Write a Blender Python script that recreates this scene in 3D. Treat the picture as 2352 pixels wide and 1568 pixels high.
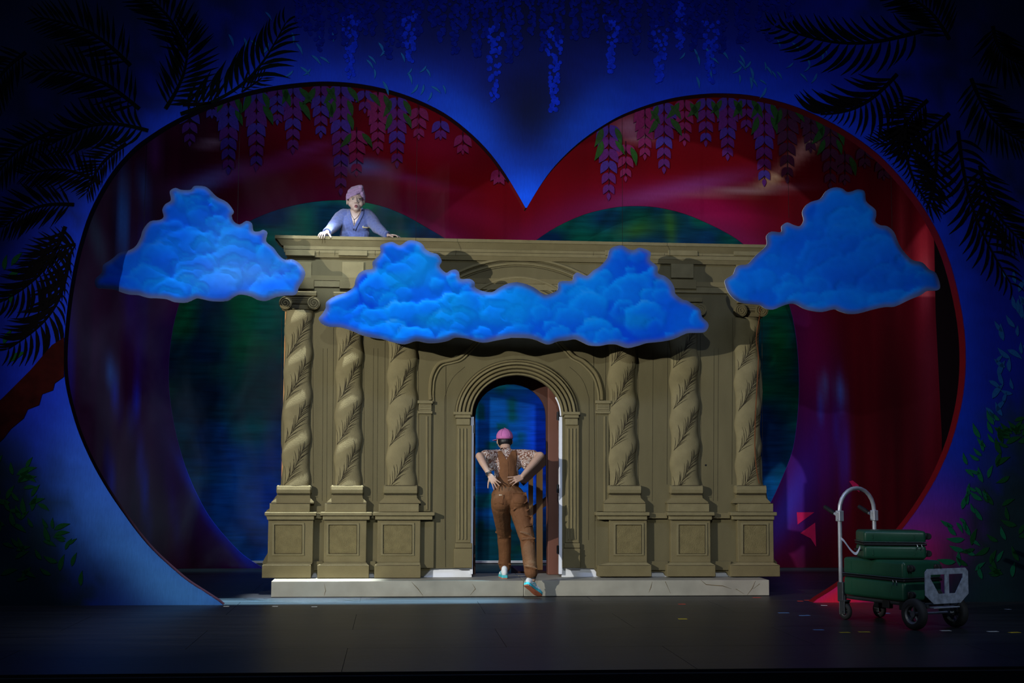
import bpy, bmesh, math, random
import numpy as np
from mathutils import Vector, Matrix, Euler
from mathutils.geometry import delaunay_2d_cdt
for _o in list(bpy.data.objects):
    bpy.data.objects.remove(_o, do_unlink=True)
scene = bpy.context.scene
C = scene.collection
R = math.radians
random.seed(7)

# ------------------------------------------------------------------ camera
# stage axes: x to the right, y upstage (away), z up; the facade stands in the plane y = 0
FPX, W, H = 3075.0, 2352.0, 1568.0
CAMH = 1.35
_xc = Vector((35364.0, -461.0, 3075.0)).normalized()          # world X seen in camera (right, up, forward)
_zc = Vector((0.0, 0.99531, 0.0967)); _zc.x = -(_xc.y*_zc.y + _xc.z*_zc.z)/_xc.x; _zc.normalize()
_yc = _zc.cross(_xc)
if _yc.z < 0: _yc = -_yc
def ray(px, py):
    d = Vector(((px - W/2)/FPX, (H/2 - py)/FPX, 1.0))
    return Vector((d.dot(_xc), d.dot(_yc), d.dot(_zc)))
_r = ray(1187, 1370)                                          # foot of the step front: floor, y = -0.45
_t = -CAMH/_r.z
CAM = Vector((0, -0.45 - _r.y*_t, CAMH)); CAM.x = -_r.x*_t
def P(px, py, Y=0.0):                                         # pixel -> point on the upright plane y = Y
    r = ray(px, py); t = (Y - CAM.y)/r.y
    return CAM + r*t
def G(px, py, Z=0.0):                                         # pixel -> point on the level plane z = Z
    r = ray(px, py); t = (Z - CAM.z)/r.z
    return CAM + r*t
def pix(p):                                                   # world -> pixel
    d = Vector(p) - CAM
    c = Vector((_xc.x*d.x+_yc.x*d.y+_zc.x*d.z, _xc.y*d.x+_yc.y*d.y+_zc.y*d.z, _xc.z*d.x+_yc.z*d.y+_zc.z*d.z))
    return (W/2 + FPX*c.x/c.z, H/2 - FPX*c.y/c.z)
cd = bpy.data.cameras.new('camera'); cam = bpy.data.objects.new('camera', cd); C.objects.link(cam)
cd.sensor_width = 36.0; cd.lens = FPX/W*36.0; cd.clip_end = 100
cam.matrix_world = Matrix(((_xc.x, _xc.y, -_xc.z, CAM.x), (_yc.x, _yc.y, -_yc.z, CAM.y), (_zc.x, _zc.y, -_zc.z, CAM.z), (0, 0, 0, 1)))
scene.camera = cam

# ------------------------------------------------------------------ world, view, lights
scene.view_settings.view_transform = 'Standard'; scene.view_settings.look = 'None'
scene.view_settings.gamma = 1.0; scene.view_settings.exposure = 0.0; scene.view_settings.use_curve_mapping = False
wd = bpy.data.worlds.new('dark_house'); scene.world = wd; wd.use_nodes = True
wd.node_tree.nodes['Background'].inputs[0].default_value = (0.10, 0.16, 0.42, 1)
wd.node_tree.nodes['Background'].inputs[1].default_value = 0.016

def aim(o, target):
    o.rotation_euler = (Vector(target) - o.location).to_track_quat('-Z', 'Y').to_euler()
def spot(name, loc, target, power, color, angle, blend=0.5, size=0.06):
    l = bpy.data.lights.new(name, 'SPOT'); l.energy = power; l.color = color
    l.spot_size = R(angle); l.spot_blend = blend; l.shadow_soft_size = size
    o = bpy.data.objects.new(name, l); C.objects.link(o); o.location = loc; aim(o, target); return o
def batten(name, loc, target, power, color, sx, sy, spread=180):
    l = bpy.data.lights.new(name, 'AREA'); l.shape = 'RECTANGLE'; l.size = sx; l.size_y = sy
    l.energy = power; l.color = color; l.spread = R(spread)
    o = bpy.data.objects.new(name, l); C.objects.link(o); o.location = loc; aim(o, target); return o
YB, YR, YD, YC = -1.22, 3.9, 4.8, -0.62                      # planes: blue portal, red portal, backdrop, clouds
spot('key_spot', (-9.6, -9.6, 4.05), (0.35, 0, 1.9), 6000, (1.0, 0.98, 0.92), 42, 1.0, 0.05)
spot('house_fill_spot', (-1.8, -15.5, 6.2), (0.1, 0, 2.4), 2100, (0.90, 0.97, 1.0), 36, 1.0, 0.1)
spot('follow_spot', (-2.9, -7.2, 8.3), (-2.05, 0.05, 3.86), 4000, (0.76, 0.88, 1.0), 8.5, 0.6, 0.08)
spot('top_spot', (-2.25, -0.30, 9.6), (-2.2, -0.27, 0.2), 15000, (0.84, 0.93, 1.0), 10, 0.5, 0.06)
batten('floor_batten', (-2.0, -0.92, 9.4), (-2.0, -0.91, 0.0), 95, (0.40, 0.75, 1.0), 3.8, 0.1, 7)
batten('portal_wash', (0, -7.5, 9.5), (0, YB, 2.2), 105, (0.42, 0.56, 1.0), 9.0, 0.5, 100)
batten('red_portal_fill', (0.6, 0.9, 7.6), (0.6, YR, 4.4), 22, (1.0, 0.35, 0.55), 6.0, 0.3, 100)  # unseen overhead fill, added to light the red portal
batten('backdrop_fill', (0.0, 4.3, 7.6), (0.0, YD, 1.5), 330, (0.35, 0.8, 1.0), 9.0, 0.2, 150)  # unseen fill above the frame, added for the backdrop
batten('left_leg_fill', (-6.6, 0.6, 3.6), (-4.0, YR, 2.4), 13, (0.45, 0.45, 1.0), 0.3, 3.0, 120)  # unseen side fill, added to lift the dark left leg
batten('right_leg_fill', (7.4, 0.7, 3.6), (4.6, YR, 2.4), 16, (0.9, 0.35, 0.6), 0.3, 3.0, 120)  # added out of view at the right to brighten the right leg
spot('tip_red_spot', (6.2, -6.0, 6.5), (3.2, -1.2, 0.2), 160, (1.0, 0.10, 0.12), 16, 0.7, 0.08)
spot('cart_spot', (5.6, -11.5, 5.0), (3.7, -3.6, 0.5), 450, (0.78, 0.90, 1.0), 15, 0.9, 0.1)

# ------------------------------------------------------------------ helpers
def S(r, g, b, k=1.0):                                        # sRGB 0..255 -> linear
    f = lambda c: (c/255/12.92 if c/255 <= .04045 else ((c/255+.055)/1.055)**2.4)*k
    return (f(r), f(g), f(b))
def mat(name, col, rough=0.6, metal=0.0, var=0.15, vscale=8.0, bump=0.0, bscale=60.0, spec=0.4, attr=None, stretch=None, sheen=0.0):
    m = bpy.data.materials.new(name); m.use_nodes = True
    nt = m.node_tree; b = nt.nodes['Principled BSDF']
    b.inputs['Roughness'].default_value = rough; b.inputs['Metallic'].default_value = metal
    b.inputs['Specular IOR Level'].default_value = spec
    if sheen: b.inputs['Sheen Weight'].default_value = sheen
    tc = nt.nodes.new('ShaderNodeTexCoord'); vec = tc.outputs['Object']
    if stretch:
        mp = nt.nodes.new('ShaderNodeMapping'); mp.inputs['Scale'].default_value = stretch
        nt.links.new(vec, mp.inputs['Vector']); vec = mp.outputs['Vector']
    n = nt.nodes.new('ShaderNodeTexNoise'); n.inputs['Scale'].default_value = vscale; n.inputs['Detail'].default_value = 5
    nt.links.new(vec, n.inputs['Vector'])
    r = nt.nodes.new('ShaderNodeMapRange'); r.inputs['From Min'].default_value = .25; r.inputs['From Max'].default_value = .75
    r.inputs['To Min'].default_value = 1-var; r.inputs['To Max'].default_value = 1+var
    nt.links.new(n.outputs['Fac'], r.inputs['Value'])
    mx = nt.nodes.new('ShaderNodeVectorMath'); mx.operation = 'SCALE'
    nt.links.new(r.outputs['Result'], mx.inputs['Scale'])
    if attr:
        a = nt.nodes.new('ShaderNodeAttribute'); a.attribute_name = attr
        nt.links.new(a.outputs['Color'], mx.inputs[0])
    else:
        mx.inputs[0].default_value = col
    nt.links.new(mx.outputs['Vector'], b.inputs['Base Color'])
    if bump:
        n2 = nt.nodes.new('ShaderNodeTexNoise'); n2.inputs['Scale'].default_value = bscale; n2.inputs['Detail'].default_value = 4
        nt.links.new(tc.outputs['Object'], n2.inputs['Vector'])
        bp = nt.nodes.new('ShaderNodeBump'); bp.inputs['Strength'].default_value = bump; bp.inputs['Distance'].default_value = 0.01
        nt.links.new(n2.outputs['Fac'], bp.inputs['Height']); nt.links.new(bp.outputs['Normal'], b.inputs['Normal'])
    return m
def tag(o, label=None, cat=None, group=None, kind=None):
    if label: o['label'] = label
    if cat: o['category'] = cat
    if group: o['group'] = group
    if kind: o['kind'] = kind
    return o
def empty(name, loc=(0, 0, 0), rot=(0, 0, 0)):
    o = bpy.data.objects.new(name, None); C.objects.link(o); o.location = loc; o.rotation_euler = rot
    o.empty_display_size = 0.1; return o
def link(name, me, m=None, parent=None, smooth=False, inv=True):
    """one mesh object; mesh data are in world space, parents at an offset are compensated"""
    o = bpy.data.objects.new(name, me); C.objects.link(o)
    if m is not None:
        for x in (m if isinstance(m, (list, tuple)) else [m]): me.materials.append(x)
    if smooth: me.polygons.foreach_set('use_smooth', [True]*len(me.polygons))
    if parent is not None:
        o.parent = parent
        if inv: o.matrix_parent_inverse = wm(parent).inverted()
    return o
def wm(o):
    m = Matrix.LocRotScale(o.location, o.rotation_euler, o.scale)
    return wm(o.parent) @ o.matrix_parent_inverse @ m if o.parent else m
def frm(verts, faces, name='m'):
    me = bpy.data.meshes.new(name); me.from_pydata([tuple(v) for v in verts], [], [tuple(f) for f in faces]); me.update(); return me
class MB:
    """collects shapes, builds one mesh"""
    def __init__(s): s.v = []; s.f = []
    def add(s, vs, fs):
        o = len(s.v); s.v += [tuple(v) for v in vs]; s.f += [tuple(i+o for i in f) for f in fs]; return s
    def box(s, a, b, M=None):
        x0, y0, z0 = a; x1, y1, z1 = b
        v = [Vector(p) for p in ((x0,y0,z0),(x1,y0,z0),(x1,y1,z0),(x0,y1,z0),(x0,y0,z1),(x1,y0,z1),(x1,y1,z1),(x0,y1,z1))]
        if M is not None: v = [M @ p for p in v]
        return s.add(v, [(0,3,2,1),(4,5,6,7),(0,1,5,4),(1,2,6,5),(2,3,7,6),(3,0,4,7)])
    def bbox(s, a, b, w=0.01, M=None):
        """box with chamfered edges"""
        bm = bmesh.new(); bmesh.ops.create_cube(bm, size=1)
        c = (Vector(a)+Vector(b))/2; d = Vector(b)-Vector(a)
        for v in bm.verts: v.co = Vector((v.co.x*d.x, v.co.y*d.y, v.co.z*d.z)) + c
        bmesh.ops.bevel(bm, geom=bm.edges[:], offset=w, segments=2, profile=0.5, affect='EDGES')
        return s.bm(bm, M)
    def bm(s, bm, M=None):
        bm.verts.index_update()
        s.add([(M @ v.co if M is not None else v.co) for v in bm.verts], [[v.index for v in f.verts] for f in bm.faces]); bm.free(); return s
    def tube(s, pts, r, n=8, cap=True, flat=None):
        pts = [Vector(p) for p in pts]; k = len(pts)
        rs = r if isinstance(r, (list, tuple)) else [r]*k
        vs = []; up = None
        for i, p in enumerate(pts):
            t = (pts[min(i+1, k-1)] - pts[max(i-1, 0)]).normalized()
            if up is None:
                up = Vector((0, 0, 1)) if abs(t.z) < .9 else Vector((0, 1, 0))
            a = t.cross(up).normalized(); b = a.cross(t).normalized(); up = b
            for j in range(n):
                q = 2*math.pi*j/n
                vs.append(p + (a*math.cos(q) + b*math.sin(q))*rs[i])
        fs = [(i*n+j, i*n+(j+1) % n, (i+1)*n+(j+1) % n, (i+1)*n+j) for i in range(k-1) for j in range(n)]
        if cap: fs += [tuple(range(n-1, -1, -1)), tuple((k-1)*n+j for j in range(n))]
        return s.add(vs, fs)
    def disc(s, c, axis, r, h, n=20, r2=None):
        a = Vector(axis).normalized(); return s.tube([Vector(c)-a*h/2, Vector(c)+a*h/2], [r, r if r2 is None else r2], n)
    def lathe(s, prof, c, axis, n=24):
        """prof = [(radius, offset along axis)]"""
        a = Vector(axis).normalized(); u = a.orthogonal().normalized(); w = a.cross(u); k = len(prof)
        vs = [Vector(c)+a*h+(u*math.cos(2*math.pi*j/n)+w*math.sin(2*math.pi*j/n))*r for r, h in prof for j in range(n)]
        fs = [(i*n+j, i*n+(j+1) % n, (i+1)*n+(j+1) % n, (i+1)*n+j) for i in range(k-1) for j in range(n)]
        return s.add(vs, fs)
    def prism(s, poly, y0, y1):
        """poly of (x, z), from y0 (front) to y1 (back)"""
        n = len(poly)
        ar = sum(poly[i][0]*poly[(i+1) % n][1]-poly[(i+1) % n][0]*poly[i][1] for i in range(n))
        if ar < 0: poly = poly[::-1]
        vs = [(x, y0, z) for x, z in poly] + [(x, y1, z) for x, z in poly]
        fs = [tuple(range(n)), tuple(range(2*n-1, n-1, -1))] + [(i, i+n, (i+1) % n+n, (i+1) % n) for i in range(n)]
        return s.add(vs, fs)
    def build(s, name, m=None, parent=None, smooth=False):
        return link(name, frm(s.v, s.f, name), m, parent, smooth)
def crom(pts, n=6, closed=False):
    """Catmull-Rom through 2-D or 3-D points"""
    p = [Vector(q) for q in pts]; k = len(p); out = []
    for i in range(k if closed else k-1):
        if closed: a, b, c, d = p[(i-1) % k], p[i], p[(i+1) % k], p[(i+2) % k]
        else: a, b, c, d = p[max(i-1, 0)], p[i], p[i+1], p[min(i+2, k-1)]
        for j in range(n):
            t = j/n; out.append(0.5*((2*b) + (c-a)*t + (2*a-5*b+4*c-d)*t*t + (3*b-a-3*c+d)*t**3))
    if not closed: out.append(p[-1])
    return out
def flat(name, poly, Y, thick, sp, paint, m, parent=None, relief=None, smooth=False):
    """painted cut-out: poly of (x, z); triangulated with inner points; paint(px, py, x, z)->Nx3 linear colours"""
    pl = []
    for i, q in enumerate(poly):
        a, b = Vector((q[0], q[1])), Vector((poly[(i+1) % len(poly)][0], poly[(i+1) % len(poly)][1])); k = max(1, int((b-a).length/sp/1.5))
        pl += [a.lerp(b, j/k) for j in range(k)]
    poly = pl; n = len(poly)
    xs = np.array([q.x for q in poly]); zs = np.array([q.y for q in poly])
    gx, gz = np.meshgrid(np.arange(xs.min(), xs.max(), sp), np.arange(zs.min(), zs.max(), sp))
    gx = gx.ravel(); gz = gz.ravel()
    ins = np.zeros(len(gx), bool)
    for i in range(n):
        a, b = poly[i], poly[(i+1) % n]
        if a.y == b.y: continue
        c = ((a.y > gz) != (b.y > gz)) & (gx < (b.x-a.x)*(gz-a.y)/(b.y-a.y)+a.x); ins ^= c
    gx = gx[ins]; gz = gz[ins]
    d = polydist(gx, gz, poly, True); k = d > sp*0.45; gx = gx[k]; gz = gz[k]
    vc = poly + [Vector((a, b)) for a, b in zip(gx, gz)]
    res = delaunay_2d_cdt(vc, [], [list(range(n))], 1, 1e-6)
    v2, fs = res[0], res[2]
    X = np.array([v.x for v in v2]); Z = np.array([v.y for v in v2]); Yv = np.full(len(X), Y)
    if relief is not None: Yv = Yv - relief(X, Z)
    me = frm(np.stack([X, Yv, Z], 1), fs, name)
    if len(me.polygons) and me.polygons[0].normal.y > 0: me.flip_normals()
    px, py = pixarr(X, np.full(len(X), Y), Z)
    col = np.ones((len(X), 4), np.float32); col[:, :3] = np.clip(paint(px, py, X, Z), 0, 1)
    ca = me.color_attributes.new('paint', 'FLOAT_COLOR', 'POINT'); ca.data.foreach_set('color', col.ravel())
    o = link(name, me, m, parent, smooth)
    if thick:
        s = o.modifiers.new('board', 'SOLIDIFY'); s.thickness = thick; s.offset = -1
    return o
def polydist(gx, gz, poly, closed):
    d = np.full(len(gx), 1e9); n = len(poly)
    for i in range(n if closed else n-1):
        a, b = poly[i], poly[(i+1) % n]; ex, ez = b[0]-a[0], b[1]-a[1]; L = ex*ex+ez*ez+1e-12
        t = np.clip(((gx-a[0])*ex+(gz-a[1])*ez)/L, 0, 1)
        d = np.minimum(d, np.hypot(gx-a[0]-t*ex, gz-a[1]-t*ez))
    return d
def pixarr(X, Y, Z):
    dx, dy, dz = X-CAM.x, Y-CAM.y, Z-CAM.z
    c = [_a*dx+_b*dy+_c*dz for _a, _b, _c in ((_xc.x, _yc.x, _zc.x), (_xc.y, _yc.y, _zc.y), (_xc.z, _yc.z, _zc.z))]
    return W/2+FPX*c[0]/c[2], H/2-FPX*c[1]/c[2]
def XZ(pts, Y): return [(p.x, p.z) for p in (P(a[0], a[1], Y) for a in pts)]
def vnoise(x, y, seed=0):
    """smooth value noise on arrays"""
    rs = np.random.RandomState(seed); T = rs.rand(64, 64)
    xi = np.floor(x).astype(int); yi = np.floor(y).astype(int); fx = x-xi; fy = y-yi
    fx = fx*fx*(3-2*fx); fy = fy*fy*(3-2*fy); g = lambda a, b: T[a % 64, b % 64]
    return (g(xi, yi)*(1-fx)+g(xi+1, yi)*fx)*(1-fy)+(g(xi, yi+1)*(1-fx)+g(xi+1, yi+1)*fx)*fy
def blobs(px, py, col, lst):
    """soft painted patches: (x, y, rx, ry, angle, colour, strength)"""
    for x, y, rx, ry, a, c, s in lst:
        ca, sa = math.cos(R(a)), math.sin(R(a)); u = (px-x)*ca+(py-y)*sa; v = -(px-x)*sa+(py-y)*ca
        w = (np.exp(-(u/rx)**2-(v/ry)**2)*s)[:, None]; col = col*(1-w)+np.array(c)[None]*w
    return col
def inpoly(p, poly):
    c = False
    for i in range(len(poly)):
        a, b = poly[i], poly[(i+1) % len(poly)]
        if (a[1] > p[1]) != (b[1] > p[1]) and p[0] < (b[0]-a[0])*(p[1]-a[1])/(b[1]-a[1])+a[0]: c = not c
    return c
# ------------------------------------------------------------------ floor
M_floor = mat('black_stage_floor', (0.016, 0.017, 0.019), 0.42, var=0.5, vscale=3.0, bump=0.12, bscale=25, spec=0.35, stretch=(0.35, 2.2, 1))
M_gap = mat('floor_gap', (0.004, 0.004, 0.004), 0.9)
FX0, FX1, FY1 = -9.0, 9.6, 7.6
fl = G(0, 1541); fr = G(2352, 1538); FY0 = (fl.y+fr.y)/2
floor = MB().box((FX0, FY0, -0.12), (FX1, FY1, -0.006)).build('floor', M_gap); tag(floor, 'matte black stage floor of joined sheets with scuffs', 'floor', kind='structure')
_sw, _sl = 1.22, 2.44
_pm = None; row = 0; y = FY0
while y < FY1 - 0.01:
    x = FX0 - (_sl/2 if row % 2 else 0)
    while x < FX1:
        a, b = max(x, FX0)+0.002, min(x+_sl, FX1)-0.002
        c, d = y+0.002, min(y+_sw, FY1)-0.002
        MB().box((a, c, -0.006), (b, d, 0.0)).build('floor_sheet', M_floor, floor)
        x += _sl
    y += _sw; row += 1
st = MB().box((FX0, FY0-0.06, -1.1), (FX1, FY0-0.002, -0.02)).build('trim_1', mat('stage_front_black', (0.006, 0.008, 0.006), 0.8)); tag(st, 'black front edge of the stage below the floor', 'stage edge', kind='structure')

wb = MB().box((FX0, FY1, 0), (FX1, FY1+.1, 8.3)).build('wall_back', mat('black_brick_wall', (.006, .006, .007), .9)); tag(wb, 'black rear wall of the stage house', 'wall', kind='structure')
# ------------------------------------------------------------------ outlines traced in the photograph (pixels)
HEART_L = [(512,1387),(470,1360),(430,1334),(395,1305),(350,1263),(315,1222),(285,1181),(250,1130),(215,1070),(185,1005),(165,945),(150,880),(146,820),(150,750),(158,680),(170,610),(185,550),(205,490),(235,430),(265,385),(300,346),(330,321),(385,285),(440,257),(500,232),(560,212),(620,199),(690,190),(755,187),(830,193),(900,208),(960,229),(1020,259),(1070,296),(1115,339),(1150,383),(1180,430),(1207,477)]
HEART_R = [(1210,477),(1237,432),(1265,392),(1300,354),(1340,319),(1385,288),(1430,263),(1490,240),(1550,224),(1610,216),(1660,214),(1720,218),(1780,230),(1840,249),(1900,276),(1960,311),(2015,352),(2060,397),(2100,446),(2130,490),(2160,545),(2185,610),(2205,690),(2216,760),(2219,830),(2214,900),(2200,970),(2180,1033),(2150,1100),(2110,1165),(2075,1212),(2030,1263),(1980,1306),(1915,1352),(1868,1381)]
heart_px = [tuple(p) for p in crom(HEART_L, 3)] + [tuple(p) for p in crom(HEART_R, 3)]
# ------------------------------------------------------------------ blue portal
hx = XZ(heart_px, YB)
hx[0] = (hx[0][0], 0.0); hx[-1] = (hx[-1][0], 0.0)
hx = [(x, max(z, 0.0)) for x, z in hx]
bp = [(-8.6, 0.0)] + hx + [(9.2, 0.0), (9.2, 7.6), (-8.6, 7.6)]
K = 1.5
def paint_blue(px, py, X, Z):
    d = polydist(px, py, heart_px, False)
    base = np.tile(np.array(S(2, 16, 104, K)), (len(px), 1))
    n1 = vnoise(px/40, py/14, 3)[:, None]; n2 = vnoise(px/120, py/120, 5)[:, None]
    col = base*(0.75+0.5*n2)
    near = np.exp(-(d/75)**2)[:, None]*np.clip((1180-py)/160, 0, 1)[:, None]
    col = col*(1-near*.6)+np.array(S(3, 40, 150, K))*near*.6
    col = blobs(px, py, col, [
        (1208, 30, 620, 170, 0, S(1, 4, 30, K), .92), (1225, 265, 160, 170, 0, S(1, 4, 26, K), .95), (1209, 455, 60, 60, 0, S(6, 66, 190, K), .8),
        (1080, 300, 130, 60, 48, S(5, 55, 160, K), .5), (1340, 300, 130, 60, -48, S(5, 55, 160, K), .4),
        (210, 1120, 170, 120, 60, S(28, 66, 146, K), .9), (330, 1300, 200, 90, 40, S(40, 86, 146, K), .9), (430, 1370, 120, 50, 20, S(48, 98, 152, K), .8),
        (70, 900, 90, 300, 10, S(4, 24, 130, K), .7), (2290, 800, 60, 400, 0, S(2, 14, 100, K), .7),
        (2110, 1210, 110, 90, -50, S(70, 30, 120, K), .85), (2080, 1300, 150, 80, -30, S(120, 16, 60, K), .95), (1930, 1375, 150, 40, -20, S(170, 20, 36, K*1.2), .95),  # red light on the right tip, painted into the canvas
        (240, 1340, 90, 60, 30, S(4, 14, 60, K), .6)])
    # painted bushes at the foot of both sides, dark greenery in the upper corners
    g = np.array(S(8, 26, 8, K))
    e = vnoise(px/26, py/34, 9)*90-45
    wl = 1/(1+np.exp(-(60+(py-1000)*0.42+e-px)/26.)); wl = wl*np.clip((py-930)/120, 0, 1)
    wr = 1/(1+np.exp(-((px-(2330-(py-880)*0.36))+e)/26.)); wr = wr*np.clip((py-800)/160, 0, 1)
    wt = 1/(1+np.exp(-((360-px*.62-py*.62)+e*2)/60.)); wu = 1/(1+np.exp(-((px-2110)*.8-(py-200)*.55+e*2)/60.))*np.clip((820-py)/160, 0, 1)
    w = np.clip(wl+wr, 0, 1)[:, None]*.92; col = col*(1-w)+g*(.5+n2)*w
    w = np.clip(wt+wu, 0, 1)[:, None]*.9; col = col*(1-w)+np.array(S(6, 14, 10, K))*(.3+n2)*w
    return col*(0.9+0.2*n1)
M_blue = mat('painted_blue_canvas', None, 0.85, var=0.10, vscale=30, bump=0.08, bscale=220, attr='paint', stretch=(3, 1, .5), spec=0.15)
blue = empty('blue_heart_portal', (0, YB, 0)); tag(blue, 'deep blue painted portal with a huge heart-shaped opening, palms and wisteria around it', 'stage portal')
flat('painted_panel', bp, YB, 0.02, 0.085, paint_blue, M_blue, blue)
# return behind the opening: unlit left half, red light painted on the right
rv = []; 
for x, z in hx: rv += [(x, YB+0.021, z), (x, YB+0.17, z)]
# a thin lip with thickness
cxh, czh = 0.2, 2.2
lips = {0: MB(), 1: MB()}
for i in range(len(hx)-1):
    (x0, z0), (x1, z1) = hx[i], hx[i+1]
    t = Vector((x1-x0, z1-z0))
    if t.length < 1e-6: continue
    n = Vector((t.y, -t.x)).normalized()*-0.012
    lips[int((x0+x1)/2 > hx[len(hx)//2][0])].add([(x0, YB+.0005, z0), (x1, YB+.0005, z1), (x1, YB+.17, z1), (x0, YB+.17, z0), (x0+n.x, YB+.0205, z0+n.y), (x1+n.x, YB+.0205, z1+n.y), (x1+n.x, YB+.17, z1+n.y), (x0+n.x, YB+.17, z0+n.y)],
            [(0, 1, 2, 3), (7, 6, 5, 4), (3, 2, 6, 7)])
tag(lips[0].build('opening_return', mat('portal_return_unlit', S(40, 8, 16, .6), 0.7, var=0.1, spec=.05), blue), 'near-black inner edge of the heart opening')
tag(lips[1].build('opening_return', mat('portal_return_red_lit', S(100, 8, 16, 1.0), 0.6, var=0.1, spec=.1), blue), 'inner edge of the heart opening with red light painted on')

# leaf shapes shared by the painted greenery
def leafmesh(name, w, curve=0.0, n=6, th=0.004):
    """leaf lying in x-z, from origin along +x, length 1, front at y = -th"""
    top = []; bot = []
    for i in range(n+1):
        t = i/n; h = w*math.sin(math.pi*t**0.8)*(1-.15*t); c = curve*math.sin(math.pi*t)
        top.append((t, c+h)); bot.append((t, c-h))
    poly = top + bot[-2:0:-1]
    m = MB(); m.prism(poly, -th, 0.0); return frm(m.v, m.f, name)
LF = {}
def put(name, key, me, m, px, py, ang, L, Y, parent, tilt=0.0):
    """place a shared unit mesh at a pixel on plane Y, pixel length L, pixel angle ang (0 = right, 90 = up)"""
    if key not in LF:
        mm = me.copy(); mm.materials.append(m); LF[key] = mm
    o = bpy.data.objects.new(name, LF[key]); C.objects.link(o)
    a = P(px, py, Y); b = P(px+L*math.cos(R(ang)), py-L*math.sin(R(ang)), Y)
    d = b-a; l = d.length
    o.parent = parent; o.matrix_parent_inverse = wm(parent).inverted()
    o.location = a; o.rotation_euler = (0, -math.atan2(d.z, d.x), 0); o.scale = (l, 1, l)
    return o
LEAF = leafmesh('leaf', .16, .06); LEAFN = leafmesh('leaf_narrow', .10, .08); LFT = leafmesh('leaflet', .055, .10, 5, .006)
PET = leafmesh('petal', .27, 0, 7, .006)
M_teal = mat('paint_teal_leaf', S(20, 70, 120, 1.00), .95, spec=.06); M_green = mat('paint_green_leaf', S(16, 92, 62, 0.85), .95, spec=.06); M_dkgreen = mat('paint_dark_leaf', S(14, 60, 30, 1.00), .95, spec=.06)
rnd = random.Random(11)
# drooping willow leaves along the top
for cx, cy, n, sx, sy in [(720,120,9,50,55),(890,140,9,50,50),(985,185,8,45,35),(1610,140,8,40,45),(1700,150,9,55,45),(1840,130,10,60,45),(1760,170,6,40,30),(560,60,5,60,40)]:
    for i in range(n):
        put('leaf', 'teal', LEAFN, M_teal, cx+rnd.uniform(-sx, sx), cy+rnd.uniform(-sy, sy), rnd.choice([-62, -118, -80, -45, -132])+rnd.uniform(-12, 12), rnd.uniform(20, 34), YB-.002, blue)
# twigs of leaves at the right edge and the foot of both sides
for i in range(60):
    t = i/59; y0 = 640+t*600
    x0 = 2330 - max(0, y0-800)*0.30 + rnd.uniform(-30, 26) + 8*math.sin(i*1.3)
    put('leaf', 'rgreen' if y0 > 960 else 'rteal', LEAF, M_green if y0 > 960 else M_teal, x0, y0, rnd.choice([125, 60, 150, -45, 100])+rnd.uniform(-15, 15), rnd.uniform(24, 42), YB-.002, blue)
for x0, y0, a, L in [(2215,1238,178,42),(2215,1265,160,38),(2228,1230,110,34),(2195,1290,172,44),(2205,1300,95,36),(2240,1275,150,30),(2256,1195,120,34),(2290,1290,60,30),(2310,1240,110,34),(2325,1325,80,36),(2256,1330,105,34),(2275,1150,130,30),(2240,1310,40,30)]:
    put('leaf', 'rgreen', LEAF, M_green, x0, y0, a, L, YB-.002, blue)
for x0, y0, a, L in [(122,1214,92,26),(124,1216,20,40),(125,1228,10,36),(122,1232,-10,30),(110,1212,120,26),(150,1242,160,24),(160,1250,40,22),(40,1105,14,46),(38,1090,20,50),(60,1075,60,30),(30,1090,100,30),(72,1140,55,34),(66,1158,20,40),(44,1150,130,30),(165,1300,70,34),(186,1345,85,36),(150,1262,60,30),(20,830,30,46),(8,790,60,40),(30,700,100,34),(16,640,30,40),(10,620,80,36),(26,610,50,40)]:
    put('leaf', 'lgreen', LEAF, M_dkgreen, x0, y0, a, L, YB-.002, blue)
for i in range(34):
    y0 = rnd.uniform(1060, 1370); x0 = rnd.uniform(-10, 40+(y0-1000)*.36)
    put('leaf', 'lgreen', LEAF, M_dkgreen, x0, y0, rnd.choice([20, 60, 110, 150, -20])+rnd.uniform(-15, 15), rnd.uniform(26, 44), YB-.002, blue)
for i in range(40):
    y0 = rnd.uniform(960, 1330); x0 = rnd.uniform(2335-(y0-880)*.30, 2352)
    put('leaf', 'rdgreen', LEAF, M_dkgreen, x0, y0, rnd.choice([20, 60, 110, 150, 200])+rnd.uniform(-15, 15), rnd.uniform(26, 42), YB-.002, blue)
# painted wisteria strands of small round flowers across the top
M_w1 = mat('paint_wisteria_blue', S(8, 30, 140, 1.2), .95, spec=.06, var=.4, vscale=20); M_w2 = mat('paint_wisteria_navy', S(5, 17, 92, 1.15), .95, spec=.06, var=.4, vscale=20)
strands = [(805,40,178,1),(1135,60,238,1),(1272,70,258,1),(1515,60,188,1),(1632,50,190,1),(940,30,140,1),(1405,40,170,1),(1560,10,110,1)]
for i in range(46):
    x = 690+i*25+rnd.uniform(-9, 9)
    strands.append((x, -150, rnd.uniform(60, 150)*(1-.25*abs((x-1200)/600)), 0))
for x, y0, y1, br in strands:
    m = MB(); y = y0
    while y < y1:
        w = 15*(1-(y-y0)/(y1-y0+30))+5
        for k in range(3):
            q = P(x+rnd.uniform(-w, w), y+rnd.uniform(-4, 4), YB-.001); r = rnd.uniform(.018, .034)
            a0 = rnd.uniform(0, 1)
            poly = [(q.x+r*math.cos(a0+j*math.pi/3)*.9, q.z+r*math.sin(a0+j*math.pi/3)) for j in range(6)]
            m.prism(poly, YB-.005-rnd.uniform(0, .003), YB-.0005)
        y += 9
    m.build('painted_wisteria_strand', M_w1 if br else M_w2, blue)['kind'] = 'stuff'
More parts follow.
